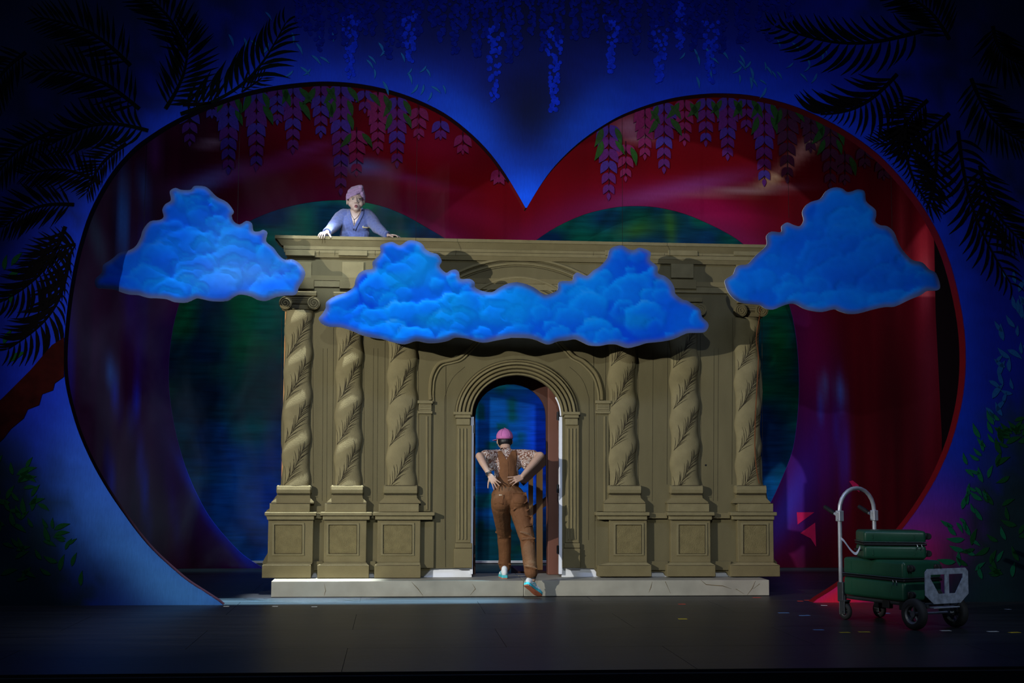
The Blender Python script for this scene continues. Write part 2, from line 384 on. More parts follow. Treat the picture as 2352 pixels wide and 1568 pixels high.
# palm trunk at the left
M_trunk = mat('paint_palm_trunk', S(46, 8, 6, 0.6), .95, spec=.06, var=.5, vscale=7)
tr = [(147,775),(120,792),(100,815),(70,850),(40,880),(10,910),(-120,1030),(-320,1210),(-320,1330),(-120,1130),(10,1005),(25,985),(55,960),(64,940),(90,930),(97,905),(122,896),(126,880),(147,865)]
MB().prism(XZ(tr, YB), YB-.008, YB-.0005).build('palm_trunk', M_trunk, blue)
# palm fronds
M_frond = mat('paint_palm_frond', S(11, 7, 8, 0.45), .95, spec=.06, var=.4); M_frond_g = mat('paint_palm_frond_green', S(5, 13, 8, 0.5), .95, spec=.06, var=.4)
fronds = [((415,262),(655,55),40,92,1,1),((160,585),(20,800),-36,95,1,0),((150,520),(10,690),-24,92,1,0),((2060,170),(1842,262),-34,105,1,0),((2080,270),(2135,475),22,90,1,0),((2200,300),(2320,650),26,85,1,0),((340,300),(120,330),30,80,1,1),((2120,70),(1780,60),-34,90,1,1),
          ((420,240),(600,180),20,70,0,0),((380,250),(430,60),20,85,0,1),((320,250),(80,160),30,85,0,1),((300,150),(90,40),24,80,0,1),((430,130),(300,-30),24,80,0,1),((230,420),(60,400),20,70,0,0),((170,470),(10,520),20,75,0,0),((290,330),(200,440),14,60,0,0),
          ((200,560),(60,620),18,60,0,0),((130,300),(-20,420),20,70,0,1),((60,120),(-30,260),20,70,0,1),((2180,260),(2010,330),-24,70,0,0),((2230,180),(2352,330),20,80,0,1),((2130,230),(2060,330),10,70,0,0),((2250,380),(2352,560),20,80,0,1),((2180,90),(2050,-20),20,80,0,1),((2280,60),(2352,150),20,80,0,1),((2150,330),(2110,520),-14,60,0,0)]
for b0, t0, bend, LL, indiv, grn in fronds:
    b0 = Vector(b0); t0 = Vector(t0); dd = (t0-b0); nn = Vector((-dd.y, dd.x)).normalized()
    N = 18; pts = [b0+dd*(i/N)+nn*bend*math.sin(math.pi*i/N) for i in range(N+1)]
    m = MB(); mt = M_frond_g if grn else M_frond
    for i in range(N):
        a, b = pts[i], pts[i+1]; n1 = Vector((-(b-a).y, (b-a).x)).normalized()*(3.2*(1-i/N)+1)
        if inpoly(a, heart_px) or inpoly(b, heart_px): continue
        m.prism(XZ([tuple(a+n1), tuple(b+n1), tuple(b-n1), tuple(a-n1)], YB), YB-.010, YB-.0005)
    leaves = []
    for i in range(1, N+1):
        a = pts[i]; tg = pts[i]-pts[i-1]; ang = math.degrees(math.atan2(-tg.y, tg.x))
        for s in (-1, 1):
            leaves.append((a.x, a.y, ang+s*(58-26*i/N)+rnd.uniform(-5, 5), LL*(math.sin(math.pi*(.18+.74*i/N))*.8+.25)))
    clipped = []
    for (x, y, a, L) in leaves:                               # the painting stops at the edge of the opening
        hit = lambda l: any(inpoly((x+l*k*math.cos(R(a)), y-l*k*math.sin(R(a))), heart_px) for k in (0, .4, .7, 1.02))
        while L > 12 and hit(L): L *= .85
        if not hit(L): clipped.append((x, y, a, L))
    leaves = clipped
    if not indiv:
        for (x, y, a, L) in leaves:
            p0 = Vector((x, y)); u = Vector((math.cos(R(a)), -math.sin(R(a)))); w = Vector((-u.y, u.x))
            m.prism(XZ([tuple(p0), tuple(p0+u*L*.4+w*L*.06), tuple(p0+u*L), tuple(p0+u*L*.4-w*L*.05)], YB), YB-.006, YB-.0005)
    fo = m.build('palm_frond', mt, blue)
    if indiv:
        for (x, y, a, L) in leaves: put('leaflet', 'lft%d' % grn, LFT, mt, x, y, a, L, YB-.001, fo)
    else: fo['kind'] = 'stuff'

# ------------------------------------------------------------------ red portal
IN_L = [(604,1304),(560,1275),(520,1235),(480,1185),(450,1130),(425,1070),(405,1000),(392,930),(387,870),(390,800),(402,730),(425,660),(460,600),(510,550),(565,512),(620,487),(680,470),(740,461),(800,460),(870,471),(930,494),(985,525),(1025,549),(1080,590),(1126,640)]
IN_R = [(1130,640),(1175,592),(1230,552),(1280,520),(1340,493),(1400,478),(1450,473),(1510,476),(1570,490),(1620,510),(1670,535),(1705,558),(1750,600),(1790,650),(1815,705),(1830,780),(1836,870),(1833,950),(1822,1030),(1800,1090),(1770,1155),(1730,1220),(1680,1270),(1620,1306)]
in_px = [tuple(p) for p in crom(IN_L, 3)] + [tuple(p) for p in crom(IN_R, 3)]
ix = [(x, max(z, 0.0)) for x, z in XZ(in_px, YR)]
ix[0] = (ix[0][0], 0.0); ix[-1] = (ix[-1][0], 0.0)
redge = [(x, z) for x, z in XZ([(2163,1303),(2163,1000),(2155,840),(2149,720),(2146,560),(2132,440)], YR)]
rp = [(-8.6, 0.0)] + ix + [(redge[0][0], 0.0)] + redge[1:] + [(redge[-1][0], 8.2), (-8.6, 8.2)]
K2 = 1.4
def paint_red(px, py, X, Z):
    n1 = vnoise(px/22, py/260, 21)[:, None]; n2 = vnoise(px/9, py/300, 23)[:, None]; n3 = vnoise(px/160, py/90, 25)[:, None]
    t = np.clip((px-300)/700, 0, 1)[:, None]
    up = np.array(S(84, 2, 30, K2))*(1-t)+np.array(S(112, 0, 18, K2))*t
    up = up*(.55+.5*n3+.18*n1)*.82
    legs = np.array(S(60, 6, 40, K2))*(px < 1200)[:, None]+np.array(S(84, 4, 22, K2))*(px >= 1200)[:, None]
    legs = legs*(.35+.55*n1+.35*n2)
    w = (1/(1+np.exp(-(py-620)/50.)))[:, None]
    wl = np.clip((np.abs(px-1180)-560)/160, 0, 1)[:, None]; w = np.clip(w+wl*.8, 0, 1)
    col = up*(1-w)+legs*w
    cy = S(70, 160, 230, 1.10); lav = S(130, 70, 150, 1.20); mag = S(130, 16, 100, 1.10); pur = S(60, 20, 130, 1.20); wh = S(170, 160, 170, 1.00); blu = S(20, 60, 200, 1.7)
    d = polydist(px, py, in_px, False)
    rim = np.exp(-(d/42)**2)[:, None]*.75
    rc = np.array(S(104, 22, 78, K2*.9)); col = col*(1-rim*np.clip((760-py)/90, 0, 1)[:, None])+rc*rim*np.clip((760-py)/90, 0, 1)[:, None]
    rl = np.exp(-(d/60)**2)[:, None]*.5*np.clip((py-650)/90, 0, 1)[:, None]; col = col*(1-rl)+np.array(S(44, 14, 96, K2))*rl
    return blobs(px, py, col, [
        (480,415,60,16,-22,cy,.7),(560,395,150,18,-12,lav,.55),(485,330,30,9,-8,wh,.7),(700,345,60,10,-14,lav,.6),(830,382,50,16,6,cy,.85),(890,400,120,9,12,lav,.5),
        (330,430,12,45,-6,cy,.35),(283,500,11,90,0,cy,.8),(222,545,16,70,-14,S(80,120,120,1.10),.55),(330,600,14,80,2,blu,.35),(355,350,14,40,0,lav,.5),
        (256,860,10,36,-6,cy,.7),(266,915,6,40,-4,blu,.6),(310,930,6,46,6,blu,.8),(322,800,10,90,4,pur,.6),(300,700,14,80,0,pur,.6),(330,1110,8,90,-5,blu,.45),(255,1100,8,60,-4,blu,.4),
        (158,820,10,130,0,blu,.35),(450,1120,12,70,-28,blu,.8),(500,1200,16,60,-35,blu,.75),(560,1270,16,50,-40,blu,.9),(400,1180,10,80,-8,pur,.5),
        (1000,340,90,40,10,S(120,20,60,K2),.5),(980,430,70,10,8,S(150,30,90,K2),.4),(1050,480,120,30,20,S(120,20,70,K2),.5),(1450,290,40,22,-10,wh,.7),(1470,315,30,12,0,wh,.5),
        (1560,435,130,18,-12,lav,.8),(1700,438,120,8,-4,wh,.55),(1640,480,110,30,14,S(140,10,80,K2),.6),(1840,350,70,14,-42,S(200,190,150,1.10),.8),(1780,405,40,12,-35,S(200,190,150,1.10),.6),
        (2000,520,16,120,4,S(60,2,6,K2),.6),(2070,520,12,150,2,S(150,60,60,1.30),.6),(2120,600,20,150,0,S(170,40,56,1.30),.8),(2125,660,12,60,0,S(190,110,120,1.20),.5),
        (2130,840,26,150,0,S(110,50,66,1.20),.6),(2110,960,24,150,3,S(80,24,36,1.30),.6),(2050,900,60,220,0,S(26,2,4,K2),.7),(1960,900,60,260,0,S(50,2,6,K2),.5),
        (1888,920,7,34,4,cy,.9),(1893,880,9,24,0,cy,.6),(1882,960,4,50,4,blu,.8),(1930,900,9,30,-4,cy,.75),(1925,950,5,60,2,blu,.7),(1900,1000,30,160,0,pur,.5),(1850,1100,40,140,8,pur,.8),(1800,1180,26,90,24,blu,.4),(1860,800,30,120,0,mag,.4),(1940,1050,10,90,0,blu,.35)])
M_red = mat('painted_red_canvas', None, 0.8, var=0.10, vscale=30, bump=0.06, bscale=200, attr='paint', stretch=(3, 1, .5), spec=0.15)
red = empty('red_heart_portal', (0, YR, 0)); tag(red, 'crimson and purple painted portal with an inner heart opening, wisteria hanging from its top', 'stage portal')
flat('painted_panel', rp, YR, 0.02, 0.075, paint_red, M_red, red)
# the panel is one piece; its strip at the upper right is painted brighter
# wisteria clusters: centre x, top, bottom, colour, leafy
M_pet = [mat('wisteria_violet', S(64, 24, 96, 2.03), .7, var=.25), mat('wisteria_blue', S(44, 38, 120, 2.03), .7, var=.25), mat('wisteria_magenta', S(92, 22, 72, 2.03), .7, var=.25), mat('wisteria_dusk', S(52, 24, 50, 1.74), .7, var=.25)]
M_stem = mat('wisteria_stem', S(30, 14, 40, 1.00), .8); M_wleaf = mat('wisteria_leaf', S(12, 84, 18, 1.74), .7, var=.3)
cl = [(436,253,336,0,0),(487,228,272,1,0),(525,215,400,1,3),(589,205,392,0,3),(637,196,287,1,1),(673,195,353,0,3),(737,194,317,1,3),(783,192,448,0,5),(819,298,405,2,2),(838,206,260,0,1),(868,210,354,2,1),(912,222,385,0,4),(962,246,321,2,0),(1012,276,321,0,0),(1063,308,355,2,0),(1146,388,420,2,0),
      (1398,285,459,0,4),(1437,330,417,2,1),(1481,246,367,2,1),(1525,234,398,0,4),(1572,228,335,2,2),(1621,224,336,0,2),(1671,222,368,0,2),(1714,222,303,0,2),(1755,230,427,0,4),(1808,242,420,3,2),(1862,262,351,3,1),(1907,282,434,3,4),(1940,352,425,3,1),(1986,338,387,3,0),(2030,366,414,3,0)]
YW = YR-.012
for x, y0, y1, ci, nl in cl:
    L = y1-y0; a = P(x, y0-6, YW); b = P(x, y1, YW)
    so = MB().tube([a, (a+b)/2+Vector((.01, 0, 0)), b], .006, 5).build('wisteria_cluster', M_stem, red)
    rows = max(2, int(round(L/25))); sz = min(30, 17+L*.07)
    if L > 150: rows = int(round(L/28))
    for i in range(rows):
        t = i/rows; y = y0+L*t*.94+2; s = sz*(1.12-.62*t); c2 = ci
        if ci == 0: c2 = 0 if i % 3 else 1
        if ci == 1: c2 = 1 if i % 3 else 0
        for sd in (-1, 1):
            put('petal', 'pet%d' % c2, PET, M_pet[c2], x+sd*s*.10, y, -90+sd*(34-10*t), s*1.45, YW, so).location.y -= .003*(rows-i)/rows+(.002 if sd > 0 else 0)
    put('petal', 'pet%d' % ci, PET, M_pet[ci], x, y1-sz*.55, -90, sz*.62, YW, so)
    for k in range(nl):
        sd = -1 if k % 2 else 1; yy = y0+8+(k//2)*30
        put('leaf', 'wleaf', LEAF, M_wleaf, x+sd*(sz*.5), yy, -90+sd*rnd.uniform(16, 40), rnd.uniform(38, 52), YW, so).location.y -= .012
# pink light spill as thin coloured pieces on the lower right of the red portal
M_pink = mat('pink_light_spill', S(190, 12, 90, 1.20), .7)
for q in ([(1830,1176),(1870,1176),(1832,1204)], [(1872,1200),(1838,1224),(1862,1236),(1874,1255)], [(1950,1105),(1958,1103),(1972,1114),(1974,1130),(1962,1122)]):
    MB().prism(XZ(q, YR), YR-.006, YR-.0005).build('pink_light_spill', M_pink, red)
tag(MB().box((5.6, YR+.6, 0), (9.0, YR+.62, 7.6)).build('masking_drape', mat('black_velour', (.004, .004, .004), .95)), 'black masking drape behind the right edge of the red portal', 'drape')

# ------------------------------------------------------------------ backdrop
K3 = 1.7
def paint_back(px, py, X, Z):
    n = vnoise(px/70, py/50, 31)[:, None]; n2 = vnoise(px/24, py/20, 33)[:, None]; n3 = vnoise((px+py*.6)/18, py/160, 35)[:, None]; n4 = vnoise(px/60, py/7, 39)[:, None]
    deep = np.array(S(2, 30, 60, K3)); grn = np.array(S(2, 84, 40, K3)); bl = np.array(S(4, 84, 170, K3*1.15))
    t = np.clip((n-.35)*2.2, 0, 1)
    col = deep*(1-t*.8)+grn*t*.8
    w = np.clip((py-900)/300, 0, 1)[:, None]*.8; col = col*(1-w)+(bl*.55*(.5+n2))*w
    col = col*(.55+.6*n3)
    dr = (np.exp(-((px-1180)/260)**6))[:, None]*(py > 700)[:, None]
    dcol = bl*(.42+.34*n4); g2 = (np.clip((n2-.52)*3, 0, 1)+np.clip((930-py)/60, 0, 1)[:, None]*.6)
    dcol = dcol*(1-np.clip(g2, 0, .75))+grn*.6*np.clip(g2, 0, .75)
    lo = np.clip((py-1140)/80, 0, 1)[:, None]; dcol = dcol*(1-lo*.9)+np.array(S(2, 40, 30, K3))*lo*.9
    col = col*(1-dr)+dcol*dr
    return blobs(px, py, col, [(560,760,70,60,0,grn,.5),(640,690,50,120,20,S(4,96,64,K3),.6),(600,980,30,110,12,grn,.6),(470,900,40,140,0,S(2,24,60,K3),.6),(540,1120,60,80,0,S(4,60,140,K3),.7),(620,1140,50,120,0,S(2,50,150,K3),.7),(650,600,60,60,0,S(6,60,90,K3),.6),
                               (1500,510,110,40,0,S(4,40,14,K3),.7),(1460,530,40,16,-10,S(40,70,10,K3),.6),(1540,520,12,50,-6,S(40,70,10,K3),.6),(1790,800,40,120,0,S(2,70,20,K3),.8),(1790,1000,40,90,0,S(2,24,60,K3),.8),(900,500,60,40,0,S(4,50,20,K3),.6),(760,500,60,40,0,S(10,40,50,K3),.6),
                               (1240,1030,30,120,0,S(10,50,230,K3*1.2),.6),(1240,1190,40,50,0,S(2,20,40,K3),.6)])
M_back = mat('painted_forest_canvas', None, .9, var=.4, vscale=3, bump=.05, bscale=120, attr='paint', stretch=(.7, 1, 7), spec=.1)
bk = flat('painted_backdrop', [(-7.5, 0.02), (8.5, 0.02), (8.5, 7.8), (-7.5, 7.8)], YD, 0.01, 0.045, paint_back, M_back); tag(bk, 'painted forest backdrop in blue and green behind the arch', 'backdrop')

MB().box((-7.4, YD-.05, .012), (8.4, YD-.012, .045)).build('bottom_batten', mat('white_batten', (.6, .65, .7), .5), bk)
# ------------------------------------------------------------------ clouds
def TR(off, sc, pts): return [(off[0]+x/sc, off[1]+y/sc) for x, y in pts]
CL_L = TR((210,415), 4.612, [(35,1080),(50,1030),(110,970),(125,890),(200,840),(250,800),(300,760),(400,735),(470,690),(520,600),(545,520),(620,430),(720,415),(765,380),(750,310),(780,250),(835,215),(840,180),(830,110),(890,75),(950,95),(1050,95),(1090,55),(1200,60),(1260,100),(1330,170),(1440,230),(1508,325),(1485,370),(1510,430),(1570,462),(1640,425),(1700,450),(1715,530),(1780,535),(1820,518),(1865,550),(1850,640),(1930,710),(1990,790),(2050,835),(2130,832),(2210,880),(2265,970),(2240,1060),(2200,1120),(2165,1205),(2060,1215),(1960,1230),(1850,1272),(1760,1260),(1690,1225),(1580,1205),(1510,1230),(1440,1272),(1300,1278),(1200,1260),(1120,1245),(1050,1275),(990,1292),(880,1285),(800,1255),(700,1245),(600,1240),(500,1212),(400,1205),(300,1175),(240,1150),(120,1140),(60,1135)])
c2 = lambda p: TR((720,530), 4.9, p)
c3 = lambda p: TR((1180,550), 4.9, p)
CL_C = c2([(60,980),(100,930),(135,870),(145,800),(240,735),(370,690),(455,625),(470,560),(510,480),(580,440),(665,425),(665,350),(740,275),(755,230),(752,165),(820,135),(890,125),(960,160),(1000,150),(1050,115),(1110,105),(1190,125),(1240,165),(1260,205),(1330,245),(1400,265),(1445,340),(1420,400),(1490,470),(1540,445),(1600,435),(1640,470),(1655,540),(1760,540),(1815,580),(1820,635),(1900,675),(2010,688),(2080,645),(2180,595),(2290,575)]) + \
       c3([(30,478),(120,495),(230,540),(320,605),(380,618),(490,570),(500,490),(550,465),(655,462),(675,400),(720,370),(820,408),(890,350),(970,300),(1050,210),(1075,120),(1130,80),(1220,65),(1300,110),(1360,115),(1420,90),(1540,140),(1535,230),(1615,300),(1625,380),(1700,410),(1770,470),(1810,550),(1820,610),(1900,675),(1950,685),(2040,745),(2100,790),(2120,870),(2180,930),(2192,980),(2150,1040),(2060,1050),(1950,1055),(1800,1120),(1650,1150),(1500,1165),(1400,1195),(1290,1220),(1210,1200),(1150,1180),(1060,1180),(960,1198),(850,1190),(760,1150),(690,1122),(600,1135),(500,1145),(400,1180),(330,1165),(250,1130),(150,1110),(0,1105)]) + \
       c2([(2200,1208),(2050,1235),(1930,1258),(1840,1245),(1740,1215),(1600,1200),(1520,1235),(1400,1260),(1280,1262),(1160,1240),(1060,1270),(990,1275),(880,1250),(780,1220),(680,1205),(550,1175),(430,1125),(300,1085),(180,1080),(100,1050),(65,1010)])
CL_R = TR((1650,420), 4.438, [(65,1010),(90,970),(150,930),(180,860),(230,835),(300,825),(380,740),(480,650),(495,600),(490,540),(540,495),(640,500),(645,440),(700,402),(760,425),(830,440),(870,380),(855,300),(890,230),(950,190),(1040,160),(1100,80),(1180,45),(1260,55),(1310,90),(1360,85),(1420,65),(1490,85),(1505,180),(1540,220),(1600,270),(1610,330),(1600,390),(1650,430),(1720,440),(1790,500),(1840,620),(1900,710),(1980,785),(2080,810),(2150,880),(2220,920),(2262,1050),(2230,1095),(2130,1100),(2060,1145),(1950,1190),(1800,1260),(1700,1265),(1560,1295),(1430,1330),(1330,1335),(1240,1310),(1180,1288),(1060,1315),(960,1305),(870,1280),(800,1240),(740,1230),(660,1250),(560,1290),(480,1280),(420,1245),(330,1235),(230,1220),(160,1180),(100,1110)])
M_cloud = mat('printed_cloud_lit_blue', None, .8, var=.06, vscale=14, attr='paint', spec=.05); M_acr = mat('cloud_board_edge', (.55, .57, .66), .4)
M_wire = mat('thin_wire', (.02, .02, .02), .4, .6)
def cloud(name, outline, seed, centres, lab, rim, wires, teal, contrast, dark_l):
    op = [tuple(p) for p in crom(outline, 3, True)]
    poly = XZ(op, YC)
    rs = np.random.RandomState(seed)
    ox = np.array([p[0] for p in op]); oy = np.array([p[1] for p in op]); ctr = (ox.mean(), oy.mean(), (ox.max()-ox.min()))
    puffs = []
    while len(puffs) < 170:
        x = rs.uniform(ox.min(), ox.max()); y = rs.uniform(oy.min(), oy.max())
        r = rs.choice([52, 34, 22, 13], p=[.12, .23, .33, .32])*rs.uniform(.8, 1.25)
        puffs.append((x, y, r, rs.uniform(0, 1)))
    puffs.sort(key=lambda q: q[1])                            # lower puffs lie in front
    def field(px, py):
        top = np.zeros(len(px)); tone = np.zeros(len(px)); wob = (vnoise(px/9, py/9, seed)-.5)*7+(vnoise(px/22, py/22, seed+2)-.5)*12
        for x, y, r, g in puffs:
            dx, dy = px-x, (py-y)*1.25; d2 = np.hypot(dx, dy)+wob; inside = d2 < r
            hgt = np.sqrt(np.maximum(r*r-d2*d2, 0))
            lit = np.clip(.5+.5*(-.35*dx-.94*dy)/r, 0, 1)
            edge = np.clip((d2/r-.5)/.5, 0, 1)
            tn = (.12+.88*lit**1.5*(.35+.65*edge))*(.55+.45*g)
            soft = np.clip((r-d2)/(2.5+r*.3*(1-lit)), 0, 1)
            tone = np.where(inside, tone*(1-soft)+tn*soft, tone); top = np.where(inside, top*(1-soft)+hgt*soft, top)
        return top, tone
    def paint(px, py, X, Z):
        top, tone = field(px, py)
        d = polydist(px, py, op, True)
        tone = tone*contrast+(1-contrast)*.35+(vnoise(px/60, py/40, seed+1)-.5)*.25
        a, b, c = np.array(S(0, 58, 186)), np.array(S(0, 118, 212)), np.array(S(66, 164, 226))  # projected blue light is painted into the cloud print colours
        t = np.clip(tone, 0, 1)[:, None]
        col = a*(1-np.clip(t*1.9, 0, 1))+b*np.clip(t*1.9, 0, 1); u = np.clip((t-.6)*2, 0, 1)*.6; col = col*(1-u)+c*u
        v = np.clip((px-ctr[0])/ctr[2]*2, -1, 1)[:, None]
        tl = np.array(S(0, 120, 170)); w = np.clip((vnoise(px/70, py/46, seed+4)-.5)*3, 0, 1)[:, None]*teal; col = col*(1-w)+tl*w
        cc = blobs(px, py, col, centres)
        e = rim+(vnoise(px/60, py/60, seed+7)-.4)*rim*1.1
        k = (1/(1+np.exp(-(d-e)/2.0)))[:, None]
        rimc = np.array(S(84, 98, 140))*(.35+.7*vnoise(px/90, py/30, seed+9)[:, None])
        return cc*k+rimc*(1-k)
    def relief(X, Z):
        px, py = pixarr(X, np.full(len(X), YC), Z); top, tone = field(px, py); d = polydist(px, py, op, True)
        return np.clip(d/10, 0, 1)*(.004+top/34*.008)
    root = empty(name, (sum(p[0] for p in poly)/len(poly), YC, min(p[1] for p in poly))); tag(root, lab, 'cloud', 'blue cloud cut-outs hung across the stage')
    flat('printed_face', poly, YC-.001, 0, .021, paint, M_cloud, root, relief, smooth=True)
    MB().prism(poly, YC, YC+.02).build('backing_board', M_acr, root)
    for wx, wy in wires:
        a = P(wx, wy, YC+.012)
        MB().tube([a, (a.x, a.y, 8.0)], .0022, 5).build('hanging_wire', M_wire, root)
cloud('cloud_cutout', CL_L, 51, [(300,560,70,90,20,S(0,66,185),.85),(400,520,60,80,0,S(0,70,190),.7),(520,560,60,60,0,S(50,140,220),.35),(560,630,100,40,0,S(80,140,225),.4),(620,655,60,16,-6,S(0,80,210),.7),(260,645,60,20,0,S(0,66,200),.8)], 'single-peaked pale blue cloud cut-out at the left, beside the woman', 6.5, [(545,520),(330,545)], .15, .75, 0)
cloud('cloud_cutout', CL_C, 57, [(1190,700,90,50,0,S(0,120,215),.6),(800,740,70,30,10,S(0,84,215),.6),(960,620,60,40,0,S(10,130,215),.5),(1330,650,90,40,-10,S(0,118,212),.55),(1180,760,260,16,0,S(0,84,205),.5),(1540,700,50,60,20,S(0,72,200),.5)], 'wide two-peaked blue cloud cut-out hanging in front of the stone balcony', 7, [(955,556),(1430,570)], .45, .8, 0)
cloud('cloud_cutout', CL_R, 63, [(1900,560,160,110,0,S(0,74,190),.65),(2000,640,100,40,0,S(0,62,180),.7),(1720,620,60,50,0,S(0,92,205),.6)], 'single-peaked darker blue cloud cut-out at the right, over the red portal', 6, [(1812,500),(2050,560)], .08, .45, 0)
# ------------------------------------------------------------------ stone balcony facade (printed cut-out with low relief)
M_st = mat('printed_stone', S(150, 137, 98, .52), .85, var=.13, vscale=5, bump=.35, bscale=150, spec=.12)
M_st2 = mat('printed_stone_light', S(156, 144, 105, .55), .85, var=.12, vscale=9, bump=.3, bscale=130, spec=.12)
M_st3 = mat('printed_stone_wall', S(136, 126, 92, .50), .9, var=.12, vscale=3, bump=.25, bscale=170, spec=.1, stretch=(2, 1, .5))
M_ink = mat('printed_ink_line', S(66, 56, 34, .6), .9, var=.3, vscale=40)
M_white = mat('white_board', (.72, .74, .78), .6, var=.06)
STEP = P(1187, 1333, -.45).z
fac = empty('balcony_facade', (0, 0, STEP)); tag(fac, 'beige stone-printed balcony wall with six twisted columns and a central arch', 'stage wall')
arch = [(1187-102*math.cos(R(a)), 955-93*math.sin(R(a))) for a in range(0, 181, 9)]
out = [(605,1327),(603,1290),(617,1266),(617,1196),(609,1182),(612,1172),(622,1165),(622,1155),(640,1131),(637,1118),(645,1112),(651,1060),(645,1010),(647,955),(653,900),(651,860),(656,800),(655,740),(658,715),(648,712),(641,700),(643,686),(655,678),(655,640),(662,610),(660,592),(652,572),(640,562),(632,550),(634,543),
       (1200,555),(1770,565),(1768,572),(1752,590),(1746,610),(1742,640),(1744,690),(1757,705),(1758,722),(1748,732),(1738,737),(1741,790),(1748,850),(1752,900),(1747,955),(1743,1005),(1750,1060),(1751,1108),(1760,1130),(1764,1150),(1771,1160),(1771,1172),(1779,1180),(1776,1195),(1771,1206),(1774,1280),(1785,1291),(1785,1321),
       (1673,1321),(1668,1313),(1642,1313),(1636,1321),(1528,1321),(1523,1313),(1496,1313),(1490,1321),(1376,1321),(1364,1305),(1289,1303)] + arch[::-1] + [(1085,1304),(990,1305),(972,1323),(862,1324),(857,1315),(849,1315),(843,1325),(730,1325),(726,1314),(720,1314),(714,1326)]
fo = [(x, max(z, STEP+.001)) for x, z in XZ(out, 0)]; MB().prism(fo, 0, .04).build('wall_panel', M_st3, fac)
MB().box((P(715, 1300).x, .041, STEP+.001), (P(1084, 1300).x, .055, STEP+.13)).build('base_board', M_white, fac)
MB().box((P(1291, 1300).x, .041, STEP+.001), (P(1680, 1300).x, .055, STEP+.13)).build('base_board', M_white, fac)
def rect(x0, y0, x1, y1, d, m, d0=0.0, bev=None):
    ym, xm = (y0+y1)/2, (x0+x1)/2
    a = (P(x0, ym).x, -d, max(P(xm, y1).z, STEP+.001)); b = (P(x1, ym).x, -d0, P(xm, y0).z)
    if bev: m.bbox(a, b, bev)
    else: m.box(a, b)
    return m
def mould(path, w, h, m, off=0.0):
    """half-round moulding along a pixel path on the wall; w half width in metres"""
    q = [Vector((p.x, p.z)) for p in (P(a[0], a[1]) for a in path)]; n = len(q); vs = []; fs = []
    pr = [(-1, 0), (-.86, .7), (-.4, 1), (.4, 1), (.86, .7), (1, 0)]
    for i, p in enumerate(q):
        t = (q[min(i+1, n-1)]-q[max(i-1, 0)]).normalized(); s = Vector((-t.y, t.x))
        for a, b in pr: vs.append((p.x+s.x*a*w, -off-b*h, p.y+s.y*a*w))
    k = len(pr)
    for i in range(n-1):
        for j in range(k-1): fs.append((i*k+j, (i+1)*k+j, (i+1)*k+j+1, i*k+j+1))
    fs += [tuple(range(k)), tuple((n-1)*k+j for j in range(k-1, -1, -1))]
    return m.add(vs, fs)
INK = MB()
def ink(path, w=.0028, off=0.0, m=None):
    (m or INK)
    q = [Vector((p.x, p.z)) for p in (P(a[0], a[1]) for a in path)]; n = len(q); vs = []; fs = []
    for i, p in enumerate(q):
        t = (q[min(i+1, n-1)]-q[max(i-1, 0)]).normalized(); s = Vector((-t.y, t.x))*w
        vs += [(p.x-s.x, -off-.001, p.y-s.y), (p.x, -off-.0035, p.y), (p.x+s.x, -off-.001, p.y+s.y)]
    for i in range(n-1):
        for j in (0, 1): fs.append((i*3+j, (i+1)*3+j, (i+1)*3+j+1, i*3+j+1))
    (m or INK).add(vs, fs)
# entablature
def hband(name, y0, y1, dt, db, xl0, xl1, xr0, xr1, m=M_st):
    z1, z0 = P(1187, y0).z, P(1187, y1).z
    a, b, c, d = P(xl0, 556).x, P(xl1, 556).x, P(xr0, 570).x, P(xr1, 570).x
    vs = [(a, -dt, z1), (c, -dt, z1), (d, -db, z0), (b, -db, z0), (a, 0, z1), (c, 0, z1), (d, 0, z0), (b, 0, z0)]
    fs = [(3, 2, 1, 0), (0, 1, 5, 4), (3, 7, 6, 2), (0, 4, 7, 3), (1, 2, 6, 5)]
    return MB().add(vs, fs).build(name, m, fac)
hband('cornice_fillet', 554, 561, .10, .10, 633, 633, 1769, 1769, M_st2)
hband('cornice_cyma', 561.3, 575, .092, .055, 637, 648, 1766, 1756, M_st)
hband('cornice_fascia', 575.3, 590, .055, .05, 652, 654, 1754, 1752, M_st2)
hband('bed_moulding', 590.3, 600, .046, .03, 657, 661, 1750, 1747, M_st)
hband('architrave', 641, 652, .03, .028, 657, 657, 1746, 1746, M_st)
hband('architrave', 652.4, 666, .022, .02, 657, 657, 1746, 1746, M_st2)
for x0, x1 in ((664, 716), (786, 836), (906, 968), (1396, 1460), (1540, 1592), (1690, 1742)):
    m = MB(); rect(x0, 602, x1, 639, .03, m, bev=.006); m.build('frieze_block', M_st2, fac)
    m = MB(); rect(x0-8, 577, x1+8, 589, .07, m, .0552, bev=.005); m.build('cornice_block', M_st2, fac)
    m = MB(); rect(x0-6, 643, x1+6, 664, .045, m, .0302, bev=.006); m.build('architrave_block', M_st, fac)
for y, o in ((582.5, .053),):
    ink([(655, y-9), (1187, y), (1750, y+9)], .0022, o)
for x, yy in ((734, 0), (770, 0), (862, 0), (1047, 0), (1362, 0), (1525, 0), (1612, 0), (1700, 0)):
    ink([(x, 577), (x-1, 588)], .0018, .052)
